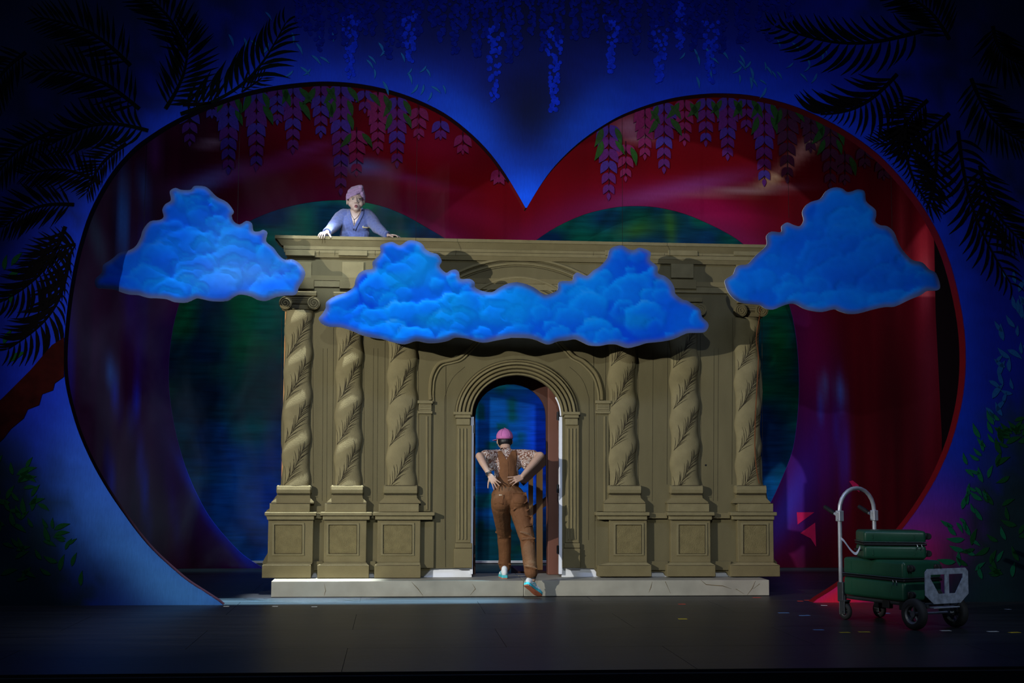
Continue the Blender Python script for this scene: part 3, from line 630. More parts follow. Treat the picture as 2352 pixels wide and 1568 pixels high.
# volutes and shafts
def surf(cx, R0, depth, pitch, ph, z0):
    def f(th, z):
        p = th-2*math.pi*(z-z0)/pitch-ph
        r = R0*(1+.07*math.cos(p)+.025*math.cos(2*p))
        return (cx+r*math.sin(th), -depth*math.cos(th)*r/R0, z)
    return f
cols = [dict(s=(650,716),top=713,t=(636,716),b=(625,722),k=(621,713),c=(610,728),d=(617,720),p=(632,695),pl=(604,716),cap=(657,722,697)),
        dict(s=(769,833),top=714,t=(760,836),b=(752,842),k=(747,842),c=(737,855),d=(745,842),p=(756,820),pl=(730,848),cap=(772,833,699)),
        dict(s=(888,958),top=716,t=(880,960),b=(872,966),k=(870,962),c=(857,998),d=(867,965),p=(880,946),pl=(860,966),cap=(890,956,701)),
        dict(s=(1395,1462),top=722,t=(1394,1471),b=(1384,1478),k=(1384,1480),c=(1365,1488),d=(1397,1483),p=(1411,1470),pl=(1369,1492),cap=(1398,1460,708)),
        dict(s=(1537,1606),top=725,t=(1536,1612),b=(1527,1622),k=(1530,1625),c=(1528,1636),d=(1537,1628),p=(1555,1615),pl=(1527,1638),cap=(1541,1604,711)),
        dict(s=(1686,1748),top=730,t=(1685,1757),b=(1678,1764),k=(1690,1771),c=(1672,1778),d=(1690,1772),p=(1702,1755),pl=(1672,1785),cap=(1697,1745,714))]
rsp = random.Random(5)
for ci, c in enumerate(cols):
    s0, s1 = c['s']; xm = (s0+s1)/2
    cx = P(xm, 920).x; R0 = (P(s1, 920).x-P(s0, 920).x)/2*.93; z0, z1 = P(xm, 1114).z, P(xm, c['top']).z
    pitch = .47; ph = .5+ci*.25; f = surf(cx, R0, .085, pitch, ph, z0)
    NT, NZ = 18, 96; vs = []; fs = []
    for i in range(NZ+1):
        z = z0+(z1-z0)*i/NZ
        for j in range(NT+1): vs.append(f(R(-95+190*j/NT), z))
    for i in range(NZ):
        for j in range(NT): a = i*(NT+1)+j; fs.append((a, a+1, a+NT+2, a+NT+1))
    sh = link('twisted_column', frm(vs, fs), M_st2, fac, True)
    # sprigs of long leaves winding up the grooves
    zz = z0+pitch*(((math.pi-ph)/(2*math.pi)) % 1)
    while zz < z1-.1:
        m = MB()
        def on(x, z):
            T = math.asin(max(-.985, min(.985, x/R0))); p = Vector(f(T, min(z, z1-.004))); return p+Vector((math.sin(T), -math.cos(T), 0))*.002
        stem = [(-.84*R0+1.4*R0*u+.02*math.sin(3*u), zz-.20+.42*u) for u in [i/10 for i in range(11)]]
        m.tube([on(*q) for q in stem], [.0022]*9+[.0014, .0008], 4)
        for k in range(26):
            u = .04+.9*k/25; sx_, sz_ = stem[int(u*10)]; sd = 1 if k % 2 else -1
            an = R(62+sd*rsp.uniform(9, 26)); Lf = rsp.uniform(.13, .23)*(1-.3*u)
            q5 = []
            for i in range(6):
                t = i/5; a2 = an+sd*.25*(t-.5); q5.append(on(sx_+math.cos(a2)*Lf*t, sz_+math.sin(a2)*Lf*t))
            m.tube(q5, [.0008, .0022, .0030, .0026, .0018, .0005], 4)
        m.build('printed_sprig', M_ink, sh)
        zz += pitch
    # Ionic capital
    v0, v1, vy = c['cap']; m = MB(); rect(v0-6, vy-26, v1+6, vy-16, .085, m, bev=.006); rect(v0, vy-15, v1, vy+3, .07, m, bev=.012); rect(v0+4, vy+3, v1-4, vy+15, .06, m, bev=.012)
    ca = m.build('capital', M_st, fac)
    for vx in (v0, v1):
        p = P(vx, vy+1); m = MB(); m.disc((p.x, -.05, p.z), (0, 1, 0), .072, .1, 24)
        sp = [(p.x+.068*(1-u)**.8*math.cos(u*17+1.6), -.101, p.z+.068*(1-u)**.8*math.sin(u*17+1.6)) for u in [i/50 for i in range(49)]]
        m.tube(sp, .006, 5); m.build('volute', M_st, ca)
    for y in (vy-10, vy-5, vy): ink([(v0+14, y), (v1-14, y+.6)], .002, .071)
    # base: torus, scotia, block
    a, b = c['t']; m = MB(); x0, x1 = P(a, 1125).x, P(b, 1125).x; zt, zb = P(xm, 1114).z, P(xm, 1134).z; rr = (zt-zb)/2
    prof = [(0, zt), (.075, zt), (.10, zt-rr*.25), (.108, zt-rr), (.10, zb+rr*.25), (.075, zb), (0, zb)]
    vs = []; 
    for x, e in ((x0, .0), (x0+.012, 1), (x1-.012, 1), (x1, 0)):
        for d, z in prof: vs.append((x, -d*(.6+.4*e), (z if e else (zt+zb)/2+(z-(zt+zb)/2)*.7)))
    n = len(prof); fs = [(i*n+j, (i+1)*n+j, (i+1)*n+j+1, i*n+j+1) for i in range(3) for j in range(n-1)]+[tuple(range(n)), tuple(3*n+j for j in range(n-1, -1, -1))]
    m.add(vs, fs)
    bs = m.build('column_base', M_st2, fac)
    b0, b1 = c['b']; k0, k1 = c['k']
    zt, zb = P(xm, 1135).z, P(xm, 1155).z
    prf = [(P(a+3, 1125).x, P(b-3, 1125).x, .08, zt), (P(a+2, 1125).x, P(b-2, 1125).x, .082, zt-(zt-zb)*.4), (P(b0, 1150).x, P(b1, 1150).x, .098, zt-(zt-zb)*.85), (P(b0, 1150).x, P(b1, 1150).x, .098, zb)]
    vs = [q for xa, xb, d, z in prf for q in ((xa, 0, z), (xa, -d, z), (xb, -d, z), (xb, 0, z))]
    MB().add(vs, [(i*4+j, i*4+j+1, i*4+5+j, i*4+4+j) for i in range(3) for j in range(3)]+[(0, 3, 2, 1), (12, 13, 14, 15)]).build('base_flare', M_st, bs)
    m = MB(); rect(k0, 1155.5, k1, 1174.5, .095, m, bev=.006); m.build('base_block', M_st2, bs)
    # pedestal
    d0, d1 = c['d']; m = MB(); rect(d0, 1193, d1, 1290, .088, m, bev=.006); pe = m.build('pedestal', M_st, fac)
    c0, c1 = c['c']; m = MB(); rect(c0, 1175, c1, 1183, .125, m, bev=.008); rect(c0+5, 1183.2, c1-5, 1192.6, .106, m, bev=.008); m.build('pedestal_cap', M_st2, pe)
    p0, p1 = c['p']; m = MB()
    for q in ((p0-5, 1200, p1+5, 1204), (p0-5, 1270, p1+5, 1274), (p0-5, 1204, p0, 1270), (p1, 1204, p1+5, 1270)): rect(*q, .099, m, .088)
    m.build('panel_frame', M_st2, pe)
    m = MB(); rect(p0+.5, 1204.5, p1-.5, 1269.5, .091, m, .087); m.build('pedestal_panel', mat('printed_stone_rough', S(150, 136, 94, .52), .9, var=.16, vscale=14, bump=.7, bscale=90, spec=.1) if ci == 0 else bpy.data.materials['printed_stone_rough'], pe)
    q0, q1 = c['pl']; m = MB(); rect(q0, 1296, q1, 1322 if ci > 2 else 1325, .118, m, bev=.006); m.build('plinth', M_st, pe)
    zt, zb = P(xm, 1290).z, P(xm, 1296).z
    xa, xb, ya, yb = P(d0+1, 1293).x, P(d1-1, 1293).x, P(q0+1, 1293).x, P(q1-1, 1293).x
    MB().add([(xa, 0, zt), (xa, -.09, zt), (xb, -.09, zt), (xb, 0, zt), (ya, 0, zb), (ya, -.116, zb), (yb, -.116, zb), (yb, 0, zb)], [(i, i+1, i+5, i+4) for i in range(3)]+[(0, 3, 2, 1), (4, 5, 6, 7)]).build('plinth_slope', M_st2, pe)
    ink([(p0, 1204), (p1, 1204)], .0022, .0995); ink([(p0, 1270), (p1, 1270)], .0022, .0995); ink([(p0, 1204), (p0, 1270)], .0022, .0995); ink([(p1, 1204), (p1, 1270)], .0022, .0995)
    ink([(c0+2, 1183), (c1-2, 1183)], .0026, .118); ink([(d0, 1193.5), (d1, 1193.5)], .0026, .1); ink([(q0+3, 1296.5), (q1-3, 1296.5)], .0022, .1165); ink([(k0, 1155.3), (k1, 1155.3)], .0026, .0985); ink([(a+2, 1134.8), (b-2, 1134.8)], .0026, .1); ink([(a+6, 1114.3), (b-6, 1114.3)], .0024, .086)
    # thin drawn edges of the shaft and the recess beside it
    ink([(s1+2, 720), (s1+4, 1110)], .002); ink([(s0-3, 730), (s0-5, 1112)], .002)
for x in (742, 752, 858, 868, 1500, 1640, 1650): ink([(x, 800), (x-1, 1000), (x-2, 1150)], .0014)
# dado rail between the pedestals
for a, b in ((724, 740), (852, 860), (1485, 1531), (1633, 1675)):
    m = MB(); rect(a, 1177, b, 1190, .05, m, bev=.006); m.build('dado_rail', M_st, fac)
    m = MB(); rect(a-3, 1288, b+3, 1309, .03, m, bev=.006); m.build('skirting', M_st3, fac)
# arch: archivolt bands, imposts, pilasters
ell = lambda r, ra=1.0, a0=0, a1=180, n=36, cx=1187, cy=955: [(cx-r*math.cos(R(a0+(a1-a0)*i/n)), cy-r*.91*ra*math.sin(R(a0+(a1-a0)*i/n))) for i in range(n+1)]
for r, w, h in ((105, .015, .05), (113.5, .02, .062), (123, .02, .05), (132, .018, .058), (139, .012, .03)):
    m = MB(); mould(ell(r), w, h, m); m.build('archivolt', M_st2 if r in (105, 132) else M_st, fac)
for r in (109, 118, 127.5, 136, 143): ink(ell(r), .0022, .022)
for x0, x1 in ((1041, 1084), (1291, 1331)):
    m = MB(); rect(x0, 946, x1, 953, .075, m, bev=.008); rect(x0+4, 953.3, x1-3, 960, .066, m, bev=.006); rect(x0+7, 960.3, x1-5, 976, .056, m, bev=.004); m.build('impost', M_st2, fac)
    m = MB(); rect(x0+7, 976.4, x1-2, 1246, .04, m, bev=.006)
    ps = m.build('pilaster', M_st, fac)
    for k in range(3):
        xx = x0+13+k*8; m = MB(); mould([(xx, 984), (xx, 1238)], .009, .014, m, .039); m.build('flute', M_st2, ps)
    m = MB(); rect(x0+4, 1246.4, x1, 1258, .055, m, bev=.008); rect(x0+1, 1258.4, x1, 1303, .06, m, bev=.006); m.build('pilaster_base', M_st, ps)
    ink([(x0+5, 961), (x1-4, 961)], .002, .062); ink([(x0+2, 1258.3), (x1-1, 1258.3)], .002, .058)
for x0, x1 in ((962, 991), (1369, 1399)):
    m = MB(); rect(x0-3, 920, x1+3, 927, .06, m, bev=.006); rect(x0, 927.3, x1, 944, .045, m, bev=.004); rect(x0-2, 944.3, x1+2, 950, .052, m, bev=.005); m.build('pier_capital', M_st2, fac)
    m = MB(); rect(x0+1, 950.4, x1-1, 1174, .03, m, bev=.006); pr = m.build('pier', M_st3, fac)
    m = MB(); mould([((x0+x1)/2+4, 956), ((x0+x1)/2+4, 1170)], .014, .012, m, .029); m.build('pier_bead', M_st, pr)
    m = MB(); rect(x0-2, 1195, x1+6, 1322-18, .03, m, bev=.008); m.build('pier_foot', M_st3, fac)
    for y in (930, 935, 940): ink([(x0+2, y), (x1-2, y)], .0018, .046)
outer = crom([(989,918),(988,895),(992,862),(1008,835),(1035,827),(1056,820),(1078,800),(1110,772),(1150,756),(1187,750),(1226,756),(1266,770),(1298,798),(1318,818),(1342,831),(1368,858),(1380,892),(1382,918)], 4)
m = MB(); mould([tuple(p) for p in outer], .022, .035, m); m.build('niche_moulding', M_st, fac)
m = MB(); mould([(p[0]+(1187-p[0])*.035, p[1]+6) for p in outer], .012, .02, m); m.build('niche_moulding', M_st2, fac)
ink([tuple(p) for p in crom([(1022,1240),(1021,950),(1024,905),(1040,868),(1068,842)], 5)], .002); ink([tuple(p) for p in crom([(1352,1240),(1353,950),(1350,905),(1335,868),(1308,842)], 5)], .002)
for r, cy, w, h in ((318, 912, .018, .03), (306, 912, .012, .018), (168, 806, .02, .032), (156, 806, .012, .02), (146, 806, .012, .02)):
    a0 = 48 if r > 200 else 28
    m = MB(); mould([(1190-r*math.cos(R(a)), cy-r*math.sin(R(a))) for a in np.linspace(a0, 180-a0, 30)], w, h, m); m.build('pediment_arc', M_st2, fac)
    ink([(1190-(r-6)*math.cos(R(a)), cy-(r-6)*math.sin(R(a))) for a in np.linspace(a0, 180-a0, 30)], .0022, .004)
ink([(1024, 830), (1023.5, 1100), (1023, 1302)], .0018, .002); ink([(1363, 800), (1366, 1100), (1367, 1303)], .0018, .002)
INK.build('printed_line_work', M_ink, fac)['kind'] = 'stuff'
# pale door frame edges with black hinges
jl = MB(); rect(1080.5, 957, 1087, 1318, .004, jl, -.05); jl.build('door_jamb', M_white, fac)
jr = MB(); rect(1284, 957, 1291, 1318, .004, jr, -.05); jr.build('door_jamb', M_white, fac)
tr_ = MB(); mould([tuple(q) for q in ell(101, n=12, a0=152, a1=180)], .010, .006, tr_); tr_.build('arch_edge_trim', M_white, fac)
M_hinge = mat('black_iron', (.012, .012, .013), .5, .5)
for x, y in ((1281.5, 955), (1281.5, 1122), (1281.5, 1262), (1089.5, 985), (1089.5, 1127), (1089.5, 1262)):
    m = MB(); rect(x-2.5, y-9, x+2.5, y+9, .006, m, -.02); p = P(x, y); m.tube([(p.x, -.008, p.z-.05), (p.x, -.008, p.z+.05)], .008, 8); m.build('hinge', M_hinge, fac)
# loose brown cable at the right edge, small hole in the wall
M_rust = mat('brown_cable', S(84, 44, 16, 1.4), .6)
MB().tube([P(x, y, -.10) for x, y in crom([(1746,702),(1744,730),(1737,778),(1742,820),(1738,900),(1735,960),(1734,1030),(1738,1080),(1744,1110)], 4)], .006, 6).build('cable', M_rust, fac)
p = P(1621, 1068); MB().disc((p.x, -.001, p.z), (0, 1, 0), .011, .004, 12).build('drilled_hole', M_hinge, fac)
# support behind
M_wood = mat('timber', S(170, 124, 74, 1.3), .7, var=.25, vscale=6, stretch=(1, 1, .15)); M_dkw = mat('dark_timber', S(64, 34, 22, 1.3), .6, var=.3, vscale=6, stretch=(1, 1, .15))
MB().box((P(654, 700).x, .05, STEP), (P(660, 700).x, .14, P(654, 592).z)).build('support_batten', M_wood, fac)
pf = empty('balcony_platform', (-1.9, .6, 0)); tag(pf, 'timber platform behind the balcony wall on which the robed woman stands', 'platform')
PZ = P(820, 546, .0).z-1.03
MB().bbox((-2.6, .15, PZ-.06), (-.75, 1.15, PZ), .008).build('deck', M_wood, pf)
for x in (-2.53, -.87):
    for y in (.16, 1.05): MB().box((x, y, STEP+.0005 if y < .6 else 0), (x+.08, y+.08, PZ-.06)).build('post', M_dkw, pf)
# dark arch frame behind the doorway, post and stair rail
af = empty('inner_arch_frame', (0, .45, STEP)); tag(af, 'dark brown arched frame standing just behind the doorway', 'door frame')
io = [(1092, 1316), (1092, 955)] + [(1173-81*math.cos(R(a)), 955-73*math.sin(R(a))) for a in range(12, 170, 12)] + [(1254, 955), (1256, 1316)]
iw = XZ(io, .45); iw[0] = (iw[0][0], STEP+.001); iw[-1] = (iw[-1][0], STEP+.001)
MB().prism([(P(1050, 1300, .45).x, STEP+.001)] + iw + [(P(1320, 1300, .45).x, STEP+.001), (P(1320, 900, .45).x, P(1187, 840, .45).z), (P(1050, 900, .45).x, P(1187, 840, .45).z)], .45, .5).build('arch_panel', M_dkw, af)
m = MB(); a, b = P(1258, 1100, .4), P(1283, 1100, .4); m.bbox((a.x, .36, STEP+.001), (b.x, .449, P(1270, 880, .4).z), .006); m.build('side_post', mat('red_brown_post', S(96, 58, 44, 1.2), .6, var=.2, vscale=5, stretch=(1, 1, .1)), af)
sr = empty('stair_railing', (.3, 1.2, 0)); tag(sr, 'wooden stair railing with sloping handrail seen through the arch', 'railing')
YS = 1.2
def bar(a, b, w, d, name, mt=M_wood):
    a = P(*a, YS); b = P(*b, YS); t = (b-a).normalized(); s = Vector((-t.z, 0, t.x))*w/2
    m = MB(); m.prism([((a+s).x, (a+s).z), ((b+s).x, (b+s).z), ((b-s).x, (b-s).z), ((a-s).x, (a-s).z)], YS-d/2, YS+d/2); return m.build(name, mt, sr)
bar((1300, 1012), (1196, 1108), .10, .06, 'handrail', M_dkw); bar((1300, 1118), (1196, 1192), .09, .04, 'lower_rail', M_dkw)
for x in (1219, 1239, 1262, 1286): bar((x, 1085-(x-1219)*.75), (x, pix((P(x, 1250, YS).x, YS, .1705))[1]), .055 if x != 1239 else .075, .045, 'baluster', M_wood)
tag(MB().bbox((P(1180, 1300, 1.5).x, .95, 0), (2.6, 1.9, .17), .005).build('stair_tread', M_dkw), 'low dark timber step below the stair railing', 'step')
# ------------------------------------------------------------------ marble step
M_mar = mat('painted_marble', S(186, 182, 164, .6), .5, var=.22, vscale=3.2, bump=.08, bscale=40, spec=.3)
sx0, sx1 = P(623, 1350, -.45).x, P(1767, 1350, -.45).x
stp = empty('marble_step', ((sx0+sx1)/2, 0, 0)); tag(stp, 'long low cream marble step under the balcony wall', 'step')
xm = P(1203, 1350, -.45).x
MB().bbox((sx0, -.45, .004), (xm-.0015, .62, STEP), .006).build('marble_block', M_mar, stp)
MB().bbox((xm+.0015, -.45, .004), (sx1, .62, STEP), .006).build('marble_block', M_mar, stp)
M_crack = mat('marble_crack', S(110, 96, 70, 1.0), .8)
m = MB()
for q in ([(945,1336),(960,1352),(972,1368)],[(1085,1340),(1092,1352),(1080,1366)],[(745,1340),(748,1356),(744,1368)],[(1498,1335),(1495,1348),(1490,1360)],[(1528,1335),(1540,1362)],[(1610,1332),(1622,1342),(1660,1345),(1680,1352)],[(1690,1352),(1710,1364)],[(1735,1334),(1728,1350),(1716,1366)],[(1745,1340),(1730,1352)]):
    MB().tube([P(x, y, -.451) for x, y in q], [.001]+[.004]*(len(q)-2)+[.001] if len(q) > 2 else [.003, .001], 4).build('crack', M_crack, stp)

# ------------------------------------------------------------------ hand truck folded flat as a luggage cart
wA, wB, wC, wD = G(1936, 1421), G(2020, 1417), G(2100, 1446), G(2196, 1440)
rear, front = (wA+wB)/2, (wC+wD)/2
ux = (front-rear); CL = ux.length; ux.normalize(); uy = Vector((-ux.y, ux.x, 0))
if uy.dot(wB-wA) < 0: uy = -uy
MC = Matrix(((ux.x, uy.x, 0, rear.x), (ux.y, uy.y, 0, rear.y), (0, 0, 1, 0), (0, 0, 0, 1)))
flipc = ux.cross(uy).z < 0
CWR, CWF = (wB-wA).dot(uy)/2, (wD-wC).dot(uy)/2
M_alu = mat('brushed_aluminium', (.60, .64, .68), .34, .45, var=.12, vscale=20, bump=.05); M_plate = mat('galvanised_plate', (.42, .48, .58), .45, .25, var=.4, vscale=25, bump=.15, bscale=60)
M_rub = mat('black_rubber', (.022, .022, .022), .75, var=.2, bump=.1, bscale=120); M_blk = mat('black_plastic', (.012, .013, .013), .45); M_dst = mat('dark_steel', (.10, .11, .12), .45, .7)
cart = empty('hand_truck', (rear+front)/2); tag(cart, 'aluminium hand truck folded flat as a luggage cart, loaded with two suitcases', 'luggage cart')
def L(x, y, z): return MC @ Vector((x, y, z))
def Lt(m, pts, r, n=8): return m.tube([L(*p) for p in pts], r, n)
hw = (CWR+CWF)/2; DZ = .225
m = MB()
for s in (-1, 1): Lt(m, [(-.02, s*hw*.8, DZ-.02), (CL+.10, s*hw*.8, DZ-.02)], .018)
m.build('side_rail', M_dst, cart)
for x in (.06, .3, .55, CL-.05): Lt(MB(), [(x, -hw*.8, DZ-.022), (x, hw*.8, DZ-.022)], .015).build('cross_bar', M_dst, cart)
# handle loop
for_ = []
hr = CWR*1.02
pts = [(-.03, -hr, .045), (-.03, -hr, .5), (-.03, -hr, .98)]
for i in range(0, 13):
    a = math.pi*i/12; pts.append((-.03, -hr*math.cos(a), 1.0+hr*.98*math.sin(a)))
pts += [(-.03, hr, .98), (-.03, hr, .5), (-.03, hr, .045)]
hl = Lt(MB(), pts, .0195, 12).build('handle_loop', M_alu, cart, True)
for s in (-1, 1):
    mm = MB(); mm.bbox((-.06, s*hr-.026, .90), (0.0, s*hr+.026, 1.0), .006, MC)
    br = mm.build('bracket', M_alu, cart)
    Lt(MB(), [(-.05, s*hr, .95), (-.13, s*hr, .985)], .014).build('grip_stub', M_alu, br)
    Lt(MB(), [(-.10, s*hr, .972), (-.15, s*hr, .994), (-.235, s*hr, 1.03)], [.018, .021, .019], 10).build('grip', M_blk, br)
    for z in (.92, .98):
        Lt(MB(), [(-.03, s*hr-.032, z), (-.03, s*hr+.032, z)], .007).build('bolt', M_alu, br)
    mm = MB(); mm.bbox((-.055, s*hr-.024, .16), (.02, s*hr+.024, .34), .006, MC); mm.build('lower_clamp', M_dst, cart)
# casters at the handle end
def wheel(x, y, r, w, parent, name, hub):
    c = L(x, y, r); ax = (L(0, 1, 0)-L(0, 0, 0))
    t = MB().lathe([(r*.62, -w*.5), (r*.86, -w*.52), (r*.97, -w*.36), (r, -w*.12), (r, w*.12), (r*.97, w*.36), (r*.86, w*.52), (r*.62, w*.5), (r*.62, -w*.5)], c, ax, 32).build(name, M_rub, parent, True)
    h = MB()
    h.lathe([(0.001, -w*.34), (r*.2, -w*.34), (r*.2, w*.34), (.001, w*.34)], c, ax, 16); h.lathe([(r*.5, -w*.3), (r*.63, -w*.42), (r*.63, w*.42), (r*.5, w*.3), (r*.5, -w*.3)], c, ax, 28)
    u1 = ux; u2 = Vector((0, 0, 1))
    for k in range(5):
        a = 2*math.pi*k/5+.3; d = u1*math.cos(a)+u2*math.sin(a); h.tube([c+d*r*.1, c+d*r*.56], r*.1, 6)
    h.build('hub', hub, t)
    return t
M_hub = mat('grey_hub', (.16, .17, .18), .4, .5)
for s in (-1, 1):
    y = s*hr*.98
    wheel(.02, y, .075, .042, cart, 'caster_wheel', M_hub)
    f = MB(); 
    for q in (-1, 1): f.bbox((-.02, y+q*.03-.004, .05), (.045, y+q*.03+.004, .17), .003, MC)
    f.bbox((-.03, y-.036, .165), (.055, y+.036, .18), .003, MC); Lt(f, [(.012, y, .175), (.012, y, .22)], .014); Lt(f, [(.02, y-.04, .075), (.02, y+.04, .075)], .008)
    f.build('caster_fork', M_dst, cart)
    wheel(CL, s*CWF, .135, .075, cart, 'wheel', M_hub)
    f = MB(); f.prism_l = None
    f.bbox((CL-.10, s*CWF*.62-.006, .12), (CL+.03, s*CWF*.62+.006, .235), .004, MC); f.build('axle_bracket', M_dst, cart)
Lt(MB(), [(CL, -CWF-.02, .135), (CL, CWF+.02, .135)], .011, 10).build('axle', M_alu, cart)
for x in (.5, CL-.22):
    mm = MB(); mm.bbox((x, -hw*.8-.03, .15), (x+.09, -hw*.8+.02, .215), .006, MC); mm.build('latch', M_blk, cart)
# toe plate with two tapered holes
pw, pz0, pz1 = .255, .285, .53; px_ = CL+.145
outl = [(-pw*.62, pz0-.055), (pw*.62, pz0-.055), (pw, pz0+.02), (pw, pz1-.03), (pw-.03, pz1), (-pw+.03, pz1), (-pw, pz1-.03), (-pw, pz0+.02)]
holes = [[(-.025, pz0+.03), (-.025, pz1-.05), (-.19, pz1-.05), (-.19, pz1-.085), (-.10, pz0+.03)], [(.025, pz0+.03), (.10, pz0+.03), (.19, pz1-.085), (.19, pz1-.05), (.025, pz1-.05)]]
vc = [Vector(q) for q in outl]; fcs = [list(range(len(outl)))]; eds = []
for h in holes:
    o = len(vc); vc += [Vector(q) for q in h]; eds += [(o+i, o+(i+1) % len(h)) for i in range(len(h))]
res = delaunay_2d_cdt(vc, eds, fcs, 1, 1e-6)
fk = [f for f in res[2] if not any(inpoly(sum((res[0][i] for i in f), Vector((0, 0)))/len(f), h) for h in holes)]
pm = frm([L(px_, v.x, v.y) for v in res[0]], fk)
tp = link('toe_plate', pm, M_plate, cart); sd = tp.modifiers.new('t', 'SOLIDIFY'); sd.thickness = .008; sd.offset = 0
mm = MB(); mm.bbox((CL+.06, -pw*.6, .19), (px_-.003, pw*.6, .198), .002, MC); mm.build('toe_plate_foot', M_plate, cart)

# ------------------------------------------------------------------ suitcases
M_case = mat('dark_green_shell', (.014, .085, .044), .38, var=.18, vscale=4, bump=.05, bscale=50, spec=.5); M_zip = mat('black_zip', (.010, .010, .012), .5); M_chr = mat('chrome_pull', (.6, .62, .65), .2, 1.0)
M_tagm = mat('pale_luggage_tag', (.62, .64, .70), .6)
def suitcase(loc, yaw, sx, sy, sz, lab, wheels_px, tagstrap):
    M = Matrix.Translation(loc) @ Matrix.Rotation(yaw, 4, 'Z')
    root = empty('suitcase', loc, (0, 0, yaw)); tag(root, lab, 'suitcase', 'green suitcases on the cart')
    def rb(x0, x1, y0, y1, z0, z1, w, seg=4):
        bm = bmesh.new(); bmesh.ops.create_cube(bm, size=1); c = Vector(((x0+x1)/2, (y0+y1)/2, (z0+z1)/2)); d = Vector((x1-x0, y1-y0, z1-z0))
        for v in bm.verts: v.co = Vector((v.co.x*d.x, v.co.y*d.y, v.co.z*d.z))+c
        bmesh.ops.bevel(bm, geom=bm.edges[:], offset=w, segments=seg, profile=.5, affect='EDGES'); return bm
    zm = sz*.52
    lo = MB().bm(rb(-sx/2, sx/2, -sy/2, sy/2, .0, zm-.008, .03), M).build('lower_shell', M_case, root, True)
    up = MB().bm(rb(-sx/2, sx/2, -sy/2, sy/2, zm+.008, sz, .03), M).build('upper_shell', M_case, root, True)
    MB().bm(rb(-sx/2-.004, sx/2+.004, -sy/2-.004, sy/2+.004, zm-.012, zm+.012, .01, 2), M).build('zip_band', M_zip, root)
    MB().bm(rb(-sx/2-.007, sx/2+.007, -sy/2-.007, sy/2+.007, zm+.018, zm+.025, .003, 2), M).build('zip_rim', mat('rim_'+str(int(sx*100)), (.10, .12, .14), .3, .6), root)
    for x in (-sx*.36, sx*.30):
        for sgn in (-1, 1):
            MB().bm(rb(x-.006, x+.006, sgn*sy/2-.004, sgn*sy/2+.004, zm+.05, sz-.035, .002, 1), M).build('rib', M_case, up)
            MB().bm(rb(x-.006, x+.006, sgn*sy/2-.004, sgn*sy/2+.004, .035, zm-.05, .002, 1), M).build('rib', M_case, lo)
    for zz, yy in wheels_px:
        c = M @ Vector((sx/2+.028, yy, zz)); ax = M.to_3x3() @ Vector((0, 1, 0)); r = .030
        w = MB().bm(rb(sx/2-.02, sx/2+.02, yy-.03, yy+.03, zz-.03, zz+.03, .012, 2), M).build('wheel_housing', M_blk, root, True)
        m = MB()
        for q in (-.012, .012): m.lathe([(.001, -.008), (r*.8, -.008), (r, -.004), (r, .004), (r*.8, .008), (.001, .008)], c+ax*q, ax, 18)
        m.build('spinner_wheels', M_rub, w)
    m = MB(); hp = [(-sx/2-.002, -.07, sz*.3), (-sx/2-.03, -.06, sz*.3), (-sx/2-.034, 0, sz*.3), (-sx/2-.03, .06, sz*.3), (-sx/2-.002, .07, sz*.3)]
    m.tube([M @ Vector(p) for p in hp], .008, 8); m.build('carry_handle', M_blk, root)
    for k in (0, 1):
        p = M @ Vector((sx*.34+.04*k, -sy/2-.012, zm-.02)); MB().tube([p+Vector((0, 0, .02)), p+Vector((.004, -.004, 0)), p+Vector((0, -.004, -.025))], .004, 6).build('zip_pull', M_chr, root)
    if tagstrap:
        pts = [M @ Vector(q) for q in ((-sx/2-.02, -sy*.3, sz*.42), (-sx/2-.06, -sy*.34, sz*.18), (-sx/2-.11, -sy*.36, sz*.30), (-sx/2-.17, -sy*.38, sz*.62), (-sx/2-.20, -sy*.38, sz*.72))]
        q = crom(pts, 5); vs = []; fs = []
        for i, p in enumerate(q): o = Vector((0, .004, .012)); vs += [p-o, p+o]
        fs = [(2*i, 2*i+2, 2*i+3, 2*i+1) for i in range(len(q)-1)]
        s = MB().add(vs, fs).build('luggage_tag', M_tagm, root); sm = s.modifiers.new('t', 'SOLIDIFY'); sm.thickness = .002
    return root
yawc = math.atan2(ux.y, ux.x)
big = L(CL*.44, .0, DZ+.001)
suitcase(big, yawc, .78, .46, .35, 'large dark green hard-shell suitcase lying on the cart deck', [(.29, -.16), (.29, .16), (.06, -.16), (.06, .16)], False)
sm_c = P(2046, 1280, 0); r_ = ray(2046, 1280); dep = (big.y+.02-CAM.y)/r_.y; sc_ = CAM+r_*dep
suitcase(Vector((sc_.x, sc_.y, big.z+.352)), R(-7), .56, .36, .255, 'smaller green hard-shell suitcase on top of the large one, with a pale tag', [(.205, -.12), (.205, .12), (.05, -.12), (.05, .12)], True)

